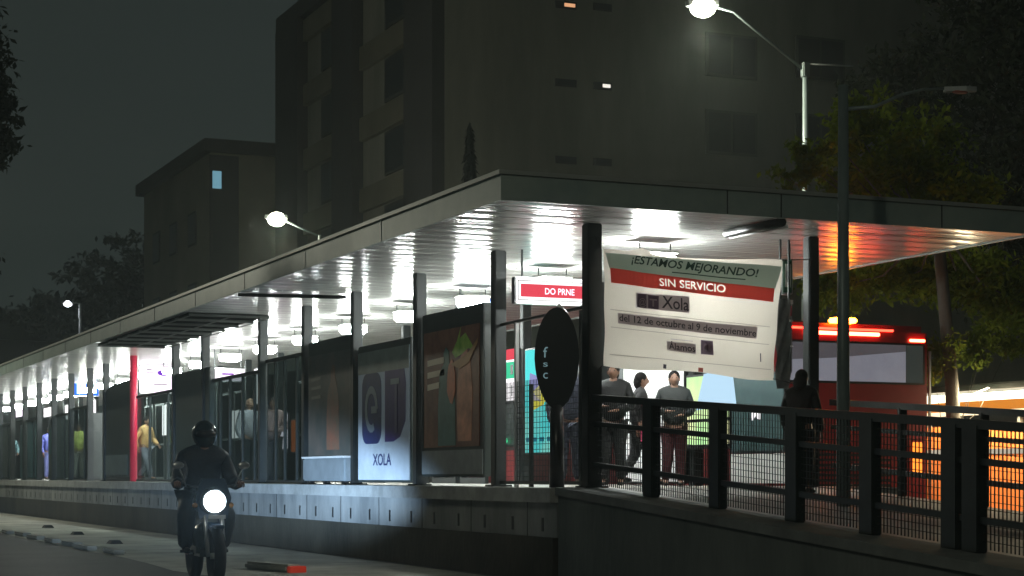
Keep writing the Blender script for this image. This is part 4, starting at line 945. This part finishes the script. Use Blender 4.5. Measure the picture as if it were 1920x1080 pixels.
# ================================================================== people
SK = [mat('skin_tan', (.22, .11, .07), .5), mat('skin_light', (.34, .19, .13), .5)]
HAIR = mat('hair_black', (.008, .006, .006), .8, spec=.15)
_cm = {}
def cloth(col):
    k = tuple(col)
    if k not in _cm: _cm[k] = mat('cloth', col, .75, var=.25, vscale=6, bump=.4, bscale=14)
    return _cm[k]
def skin(name, verts, edges, root, material, parent, sub=1):
    me = bpy.data.meshes.new(name); me.from_pydata([v[0] for v in verts], edges, []); me.update()
    ob = bpy.data.objects.new(name, me); C.objects.link(ob)
    md = ob.modifiers.new('s', 'SKIN'); sm = ob.modifiers.new('u', 'SUBSURF'); sm.levels = sub; sm.render_levels = sub; md.use_smooth_shade = True
    bpy.context.view_layer.update()
    lay = me.skin_vertices[0].data if me.skin_vertices else None
    if lay is None:
        bm = bmesh.new(); bm.from_mesh(me); bm.verts.layers.skin.verify(); bm.to_mesh(me); bm.free(); lay = me.skin_vertices[0].data
    for i, v in enumerate(verts):
        r = v[1]; lay[i].radius = r if isinstance(r, tuple) else (r, r); lay[i].use_root = (i == root)
    bpy.context.view_layer.update()
    nm = bpy.data.meshes.new_from_object(ob.evaluated_get(bpy.context.evaluated_depsgraph_get()))
    bpy.data.objects.remove(ob); bpy.data.meshes.remove(me)
    nm.name = name; nm.materials.clear(); nm.materials.append(material)
    for p in nm.polygons: p.use_smooth = True
    o = bpy.data.objects.new(name, nm); C.objects.link(o); o.parent = parent
    return o
def head_mb(mb, c, s=1.0, fwd=Vector((0, -1, 0))):
    """head centred at c facing fwd; nose, ears, eye sockets as shape"""
    side = Vector((-fwd.y, fwd.x, 0)); up = Vector((0, 0, 1)); vv = []; ff = []; n, m = 16, 12
    def pt(th, ph):
        x = math.sin(ph) * math.cos(th); y = math.sin(ph) * math.sin(th); z = math.cos(ph)
        r = 1.0; rx_, ry_, rz_ = .075, .092, .115
        if z < -.2: rx_ *= 1 + .45 * (z + .2); ry_ *= 1 + .12 * (z + .2)
        p = side * (x * rx_) + fwd * (y * ry_) + up * (z * rz_)
        if y > .85 and -.35 < z < .12: p += fwd * (.022 * (1 - abs(x) / .5) if abs(x) < .5 else 0)
        if y > .6 and .05 < z < .3 and .2 < abs(x) < .6: p -= fwd * .008
        return Vector(c) + p * s
    vv.append(pt(0, 0))
    for j in range(1, m):
        for i in range(n): vv.append(pt(2 * PI * i / n + PI / 2, PI * j / m))
    vv.append(pt(0, PI)); L = len(vv) - 1
    for i in range(n): ff.append((0, 1 + i, 1 + (i + 1) % n)); ff.append((L, L - n + (i + 1) % n, L - n + i))
    for j in range(m - 2):
        for i in range(n): a = 1 + j * n + i; b2 = 1 + j * n + (i + 1) % n; ff.append((a, a + n, b2 + n, b2))
    mb.add(vv, ff, True)
    for sgn in (-1, 1): mb.ball(Vector(c) + side * sgn * .076 * s + up * -.005, .012 * s, .02 * s, .03 * s, 8, 6)
POSES = {
    # joints in metres for a 1.68 m figure facing -y: (shoulder z, hand L, hand R offsets, elbows, knees, feet)
    'stand': dict(el=(-.27, .02, 1.08), hl=(-.25, -.10, .86), er=(.27, .02, 1.08), hr=(.25, -.08, .86), kl=(-.10, -.02, .48), fl=(-.11, 0, .07), kr=(.10, -.01, .48), fr=(.12, .02, .07), lean=0.0),
    'hold': dict(el=(-.27, .02, 1.10), hl=(-.12, -.26, 1.10), er=(.27, .02, 1.10), hr=(.10, -.27, 1.05), kl=(-.09, -.04, .48), fl=(-.13, -.05, .07), kr=(.09, .0, .48), fr=(.10, .06, .07), lean=.02),
    'walk': dict(el=(-.26, .12, 1.10), hl=(-.25, .05, .88), er=(.26, -.08, 1.10), hr=(.22, -.26, .96), kl=(-.09, -.16, .50), fl=(-.09, -.28, .08), kr=(.09, .02, .47), fr=(.09, .26, .12), lean=-.03),
}
def person(px, t, h, rzd, pose, top, trou, lab, hair=True, sk=0, bag=None, longcoat=False, Yfix=None, z0=PF, hood=False):
    if Yfix: x, y = cam_pt(px, Yfix)
    else: y, _ = on_x(px, t); x = t
    S = h / 1.68; e = empty('person', (x, y, z0), R(rzd), lab, 'person', 'people waiting on the platform'); e.scale = (S, S, S)
    q = POSES[pose]; L = q['lean']
    el, hl, er, hr, kl, fl, kr, fr = (q[k] for k in ('el', 'hl', 'er', 'hr', 'kl', 'fl', 'kr', 'fr'))
    base = [((0, 0, .92), (.15, .11)), ((0, L * .5, 1.12), (.13, .10)), ((0, L, 1.34), (.155, .105)), ((0, L - .01, 1.46), (.055, .055)), ((0, L - .02, 1.54), (.05, .05)),
            ((-.18, L, 1.38), .052), (el, .040), (hl, .028), ((.18, L, 1.38), .052), (er, .040), (hr, .028),
            ((-.09, 0, .86), (.09, .095)), (kl, .055), (fl, .040), ((.09, 0, .86), (.09, .095)), (kr, .055), (fr, .040)]
    ed = [(0, 1), (1, 2), (2, 3), (3, 4), (2, 5), (5, 6), (6, 7), (2, 8), (8, 9), (9, 10), (0, 11), (11, 12), (12, 13), (0, 14), (14, 15), (15, 16)]
    # toes
    for f_ in (13, 16):
        p = base[f_][0]; base.append(((p[0], p[1] - .15, p[2] - .035), (.035, .03))); ed.append((f_, len(base) - 1))
    # hands: palm end plus four fingers and a thumb
    for hnd, elb, sg in ((7, 6, 1), (10, 9, -1)):
        H_ = Vector(base[hnd][0]); d = (H_ - Vector(base[elb][0])).normalized(); sd = Vector((sg, 0, 0)) - d * d.x * sg
        sd = Vector((0, -1, 0)) - d * (Vector((0, -1, 0)).dot(d)); sd.normalize()
        palm = H_ + d * .06; base.append((tuple(palm), (.026, .018))); ed.append((hnd, len(base) - 1)); pi_ = len(base) - 1
        inw = Vector((sg, 0, 0))
        for k, (o_, ln) in enumerate(((-.030, .055), (-.010, .068), (.010, .064), (.030, .050))):
            a_ = palm + sd * o_ + d * .03; b_ = a_ + d * ln * .6; c_ = b_ + d * ln * .45 + inw * .018
            i0 = len(base); base += [(tuple(a_), .010), (tuple(b_), .009), (tuple(c_), .007)]; ed += [(pi_, i0), (i0, i0 + 1), (i0 + 1, i0 + 2)]
        a_ = H_ + d * .02 + sd * .03 + inw * .012; b_ = a_ + d * .035 + sd * .022 + inw * .01; i0 = len(base); base += [(tuple(a_), .011), (tuple(b_), .009)]; ed += [(hnd, i0), (i0, i0 + 1)]
    body = skin('body', base, ed, 0, SK[sk], e)
    mb = MB(); hc = (0, L - .03, 1.585); head_mb(mb, hc); mb_me = mb.build('h', SK[sk])
    bm = bmesh.new(); bm.from_mesh(body.data); bm.from_mesh(mb_me.data); bm.to_mesh(body.data); bm.free(); bpy.data.objects.remove(mb_me)
    for p in body.data.polygons: p.use_smooth = True
    up = [((0, 0, .84), (.20, .155)), ((0, L * .5, 1.12), (.19, .155)), ((0, L, 1.34), (.21, .155)), ((0, L - .01, 1.52), (.085, .085)),
          ((-.19, L, 1.37), .085), (el, .070), (tuple(Vector(hl).lerp(Vector(el), -.04)), .055), ((.19, L, 1.37), .085), (er, .070), (tuple(Vector(hr).lerp(Vector(er), -.04)), .055)]
    skin('jacket', up, [(0, 1), (1, 2), (2, 3), (2, 4), (4, 5), (5, 6), (2, 7), (7, 8), (8, 9)], 0, cloth(top), e)
    lo = [((0, 0, 1.0), (.185, .145)), ((-.095, 0, .84), (.12, .13)), (kl, .088), (tuple(Vector(fl) + Vector((0, 0, .0))), .072), ((.095, 0, .84), (.12, .13)), (kr, .088), (tuple(Vector(fr) + Vector((0, 0, .0))), .072)]
    skin('trousers', lo, [(0, 1), (1, 2), (2, 3), (0, 4), (4, 5), (5, 6)], 0, cloth(trou), e)
    for f_ in (fl, fr):
        skin('shoe', [((f_[0], f_[1] + .05, f_[2] - .025), (.042, .042)), ((f_[0], f_[1] - .06, f_[2] - .03), (.045, .036)), ((f_[0], f_[1] - .18, f_[2] - .04), (.038, .026))], [(0, 1), (1, 2)], 0, M['rubber'], e)
    if hair:
        mb = MB(); mb.ball((0, L - .012, 1.615), .088, .098, .10, 14, 10)
        if hood: mb.ball((0, L + .03, 1.52), .10, .09, .12, 12, 8)
        else: mb.ball((0, L + .03, 1.56), .075, .07, .11, 12, 8)
        mb.build('hair', HAIR if not hood else cloth(top), e)
    mb = MB()
    for sg in (-1, 1): mb.ball((sg * .028, L - .03 - .086, 1.60), .010, .006, .006, 6, 4)
    mb.build('eyes', M['black'], e)
    if bag:
        mb = MB(); mb.box(-.44, -.20, -.12, .0, .62, .92, .04); bb = mb.build('handbag', cloth(bag), e)
        mb = MB(); mb.tube([(-.32, -.06, .92), (-.30, -.04, 1.15), (-.20, 0, 1.42)], .012, 6); mb.build('strap', cloth(bag), bb)
    return e
person(1150, 1.7, 1.53, -35, 'hold', (.005, .005, .006), (.008, .008, .009), 'person in a black jacket and dark trousers just right of the first tall post')
person(1196, 2.35, 1.46, 70, 'walk', (.012, .010, .012), (.014, .014, .016), 'person in dark clothes carrying a pink bag behind the mesh railing', bag=(.55, .02, .12))
person(1264, 2.1, 1.40, -25, 'hold', (.030, .034, .034), (.06, .008, .012), 'person in a grey padded jacket and dark red trousers beside the lime poster', sk=1)
person(1068, 1.6, 1.62, -20, 'stand', (.025, .028, .05), (.03, .034, .06), 'person in dark blue clothes behind the dark oval sign')
person(1502, -.5, 1.30, 120, 'stand', (.008, .008, .009), (.008, .008, .009), 'person dressed in black standing by the right end post', Yfix=19.6, z0=PF - .06, hood=True)
person(467, 1.2, 1.68, 20, 'stand', (.42, .42, .48), (.03, .05, .06), 'bald person in a pale shirt behind the bars left of the dark poster', hair=False, sk=1)
person(512, 1.3, 1.62, -30, 'hold', (.45, .30, .30), (.06, .06, .06), 'person in a pinkish top behind the bars beside the dark poster')
person(272, 1.4, 1.62, 40, 'walk', (.50, .30, .12), (.10, .11, .14), 'person in a tan top just right of the red post')
person(147, 1.2, 1.65, -15, 'walk', (.62, .66, .16), (.25, .25, .22), 'person in a yellow vest under the blue sign')
person(93, 1.2, 1.68, 10, 'stand', (.12, .14, .50), (.14, .16, .40), 'person in blue near the left end of the platform')
person(222, 1.5, 1.64, 0, 'stand', (.05, .05, .05), (.05, .05, .05), 'person in dark clothes half hidden by the arched board')
person(20, 1.3, 1.66, 0, 'walk', (.10, .20, .22), (.05, .05, .06), 'person in teal at the left edge of the platform')

# ================================================================== motorcycle and rider
mx_, my_ = cam_pt(384, 19.9)
mc = empty('motorcycle', (mx_, my_, 0), R(-4), 'dark motorcycle coming towards the viewer with its headlight on', 'motorcycle')
MP = mat('bike_paint', (.012, .03, .06), .3, .2); CH = M['bright_steel']
for yy, nm in ((-.68, 'front'), (.66, 'rear')):
    b = MB(); b.wheel((0, yy, .31), (1, 0, 0), .25, .062, 28, 8); wh = b.build('wheel', M['rubber'], mc)
    b = MB()
    for k in range(5): a = 2 * PI * k / 5; b.tube([(0, yy, .31), (0, yy + .24 * math.cos(a), .31 + .24 * math.sin(a))], .016, 6)
    b.tube([(-.06, yy, .31), (.06, yy, .31)], .035, 10); b.build('rim', M['galv'], wh)
b = MB(); [b.tube([(s * .085, -.68, .31), (s * .09, -.50, .72), (s * .09, -.40, .98)], [.022, .025, .025], 8) for s in (-1, 1)]; b.build('fork', CH, mc)
b = MB(); b.prism([(-.75, .60), (-.5, .66), (-.52, .60), (-.74, .56)], (-.06, 0, 0), (0, 1, 0), (0, 0, 1), (1, 0, 0), .12); b.box(-.055, .055, -.92, -.48, .60, .64, .015); b.build('front_fender', MP, mc)
b = MB(); b.ball((0, -.12, .86), .15, .28, .13, 16, 10); b.build('fuel_tank', MP, mc)
b = MB(); b.ball((0, -.05, .48), .15, .25, .18, 12, 8); b.box(-.12, .12, -.2, .25, .28, .55, .04); b.build('engine', M['dark'], mc)
b = MB(); b.box(-.13, .13, .05, .72, .78, .86, .035); b.build('seat', M['rubber'], mc)
b = MB(); b.tube([(-.36, -.22, 1.06), (-.22, -.36, 1.04), (0, -.40, 1.0), (.22, -.36, 1.04), (.36, -.22, 1.06)], .014, 8); b.build('handlebar', M['black'], mc)
for s in (-1, 1):
    b = MB(); b.tube([(s * .26, -.34, 1.04), (s * .33, -.38, 1.22)], .008, 6); b.ball((s * .35, -.38, 1.26), .065, .014, .042, 12, 8); b.build('mirror', CH, mc)
    b = MB(); b.ball((s * .19, -.50, .84), .03, .045, .028, 10, 6); b.build('turn_signal', mat('amber_lens', (.5, .2, .03), .25), mc)
b = MB(); b.prism([(-.15, .70), (.15, .70), (.19, .92), (.12, 1.12), (-.12, 1.12), (-.19, .92)], (0, -.44, 0), EU, EV, EN, .08); b.build('front_fairing', MP, mc)
b = MB(); b.tube([(0, -.45, .88), (0, -.60, .88)], [.15, .135], 20); hl_ = b.build('headlight', M['black'], mc)
b = MB(); b.ball((0, -.60, .88), .115, .05, .115, 20, 12); b.build('lens', emis('headlight_lens', (.78, .90, 1.0), 40), hl_)
b = MB(); b.ball((.04, -.50, .60), .055, .03, .018, 12, 8); b.build('lower_lamp', emis('lower_lamp_lens', (.8, .9, 1.0), 1.6), mc)
b = MB(); b.tube([(.14, .0, .32), (.16, .4, .34), (.17, .85, .42)], [.03, .045, .05], 10); b.build('exhaust', CH, mc)
b = MB(); [b.box(s * .12, s * .26, .02, .06, .32, .35) for s in (-1, 1)]; b.build('footpeg', M['black'], mc)
b = MB(); b.box(-.09, .09, -.73, -.725, .70, .74); b.build('number_plate', M['white'], mc)
sl = bpy.data.lights.new('headlight_beam', 'SPOT'); sl.energy = 420; sl.color = (.55, .75, 1.0); sl.spot_size = R(50); sl.spot_blend = 1.0; sl.shadow_soft_size = .1
so_ = bpy.data.objects.new('headlight_beam', sl); C.objects.link(so_); so_.parent = mc; so_.location = (0, -.70, .88)
dirv = Vector((-.26, -1, -.03)); so_.rotation_euler = dirv.to_track_quat('-Z', 'Y').to_euler()
# added spot for an unseen, unmodelled car at the left: it washes the lower wall
cl = bpy.data.lights.new('unseen_car_beam', 'SPOT'); cl.energy = 8500; cl.color = (.50, .72, 1.0); cl.spot_size = R(88); cl.spot_blend = 1.0; cl.shadow_soft_size = .06
co_ = bpy.data.objects.new('unseen_car_beam', cl); C.objects.link(co_); co_.location = (-7.0, 3.0, .68)
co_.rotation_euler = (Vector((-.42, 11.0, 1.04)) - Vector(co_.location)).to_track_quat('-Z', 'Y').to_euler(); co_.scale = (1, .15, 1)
# rider
rd = empty('person', (mx_, my_, 0), R(-4), 'helmeted rider in a dark jacket on the motorcycle', 'person')
el, hl2, er, hr2 = (-.30, -.06, 1.06), (-.34, -.24, 1.07), (.30, -.06, 1.06), (.34, -.24, 1.07)
kl, fl, kr, fr = (-.22, -.14, .74), (-.20, .06, .36), (.22, -.14, .74), (.20, .06, .36)
bs_ = [((0, .26, .93), (.15, .13)), ((0, .20, 1.12), (.14, .11)), ((0, .10, 1.34), (.165, .11)), ((0, .05, 1.44), .055), ((0, .03, 1.50), .055), ((-.20, .10, 1.33), .055), (el, .042), (hl2, .03), ((.20, .10, 1.33), .055), (er, .042), (hr2, .03),
       ((-.11, .24, .90), .095), (kl, .07), (fl, .045), ((.11, .24, .90), .095), (kr, .07), (fr, .045), ((-.20, -.10, .33), .035), ((.20, -.10, .33), .035)]
edg = [(0, 1), (1, 2), (2, 3), (3, 4), (2, 5), (5, 6), (6, 7), (2, 8), (8, 9), (9, 10), (0, 11), (11, 12), (12, 13), (0, 14), (14, 15), (15, 16), (13, 17), (16, 18)]
for hi_, s in ((7, 1), (10, -1)):
    H_ = Vector(bs_[hi_][0])
    for k in range(4):
        a_ = H_ + Vector((s * (-.03 + .02 * k), -.03, .01)); b_ = a_ + Vector((0, -.02, -.035)); c_ = b_ + Vector((0, .03, -.02)); i0 = len(bs_); bs_ += [(tuple(a_), .010), (tuple(b_), .010), (tuple(c_), .009)]; edg += [(hi_, i0), (i0, i0 + 1), (i0 + 1, i0 + 2)]
    a_ = H_ + Vector((s * .035, .0, -.01)); b_ = a_ + Vector((0, -.03, -.03)); i0 = len(bs_); bs_ += [(tuple(a_), .011), (tuple(b_), .010)]; edg += [(hi_, i0), (i0, i0 + 1)]
skin('body', bs_, edg, 0, SK[0], rd)
DJ = mat('riding_jacket', (.012, .018, .026), .6, var=.3, vscale=5, bump=.4)
skin('jacket', [((0, .26, .86), (.21, .17)), ((0, .20, 1.12), (.22, .17)), ((0, .10, 1.34), (.25, .17)), ((0, .04, 1.52), .10), ((-.22, .10, 1.33), .10), (el, .085), ((-.335, -.23, 1.07), .06), ((.22, .10, 1.33), .10), (er, .085), ((.335, -.23, 1.07), .06)],
     [(0, 1), (1, 2), (2, 3), (2, 4), (4, 5), (5, 6), (2, 7), (7, 8), (8, 9)], 0, DJ, rd)
skin('trousers', [((0, .27, .96), (.19, .15)), ((-.12, .22, .88), .14), (kl, .11), ((-.20, .06, .36), .085), ((.12, .22, .88), .14), (kr, .11), ((.20, .06, .36), .085)], [(0, 1), (1, 2), (2, 3), (0, 4), (4, 5), (5, 6)], 0, DJ, rd)
for s in (-1, 1): skin('shoe', [((s * .20, .10, .36), (.045, .05)), ((s * .20, -.02, .345), (.045, .036)), ((s * .20, -.13, .34), (.038, .028))], [(0, 1), (1, 2)], 0, M['rubber'], rd)
b = MB(); b.ball((0, .02, 1.60), .135, .155, .15, 20, 14); hm = b.build('helmet', mat('helmet_dark', (.015, .03, .035), .25), rd)
b = MB(); b.ball((0, -.045, 1.60), .115, .105, .065, 16, 10); b.build('visor', M['black'], hm)

# ================================================================== damp night air
hz = MB(); hz.box(-124, 164, -64, 194, -1.2, 30); ho = tag(hz.build('haze', None), kind='stuff')
hm_ = bpy.data.materials.new('night_air'); hm_.use_nodes = True; nt = hm_.node_tree; nt.nodes.clear()
o_ = nt.nodes.new('ShaderNodeOutputMaterial'); v_ = nt.nodes.new('ShaderNodeVolumePrincipled'); v_.inputs['Color'].default_value = (.82, .95, .92, 1)
v_.inputs['Density'].default_value = 0.0012; v_.inputs['Anisotropy'].default_value = .55
nt.links.new(v_.outputs[0], o_.inputs['Volume']); ho.data.materials.append(hm_)
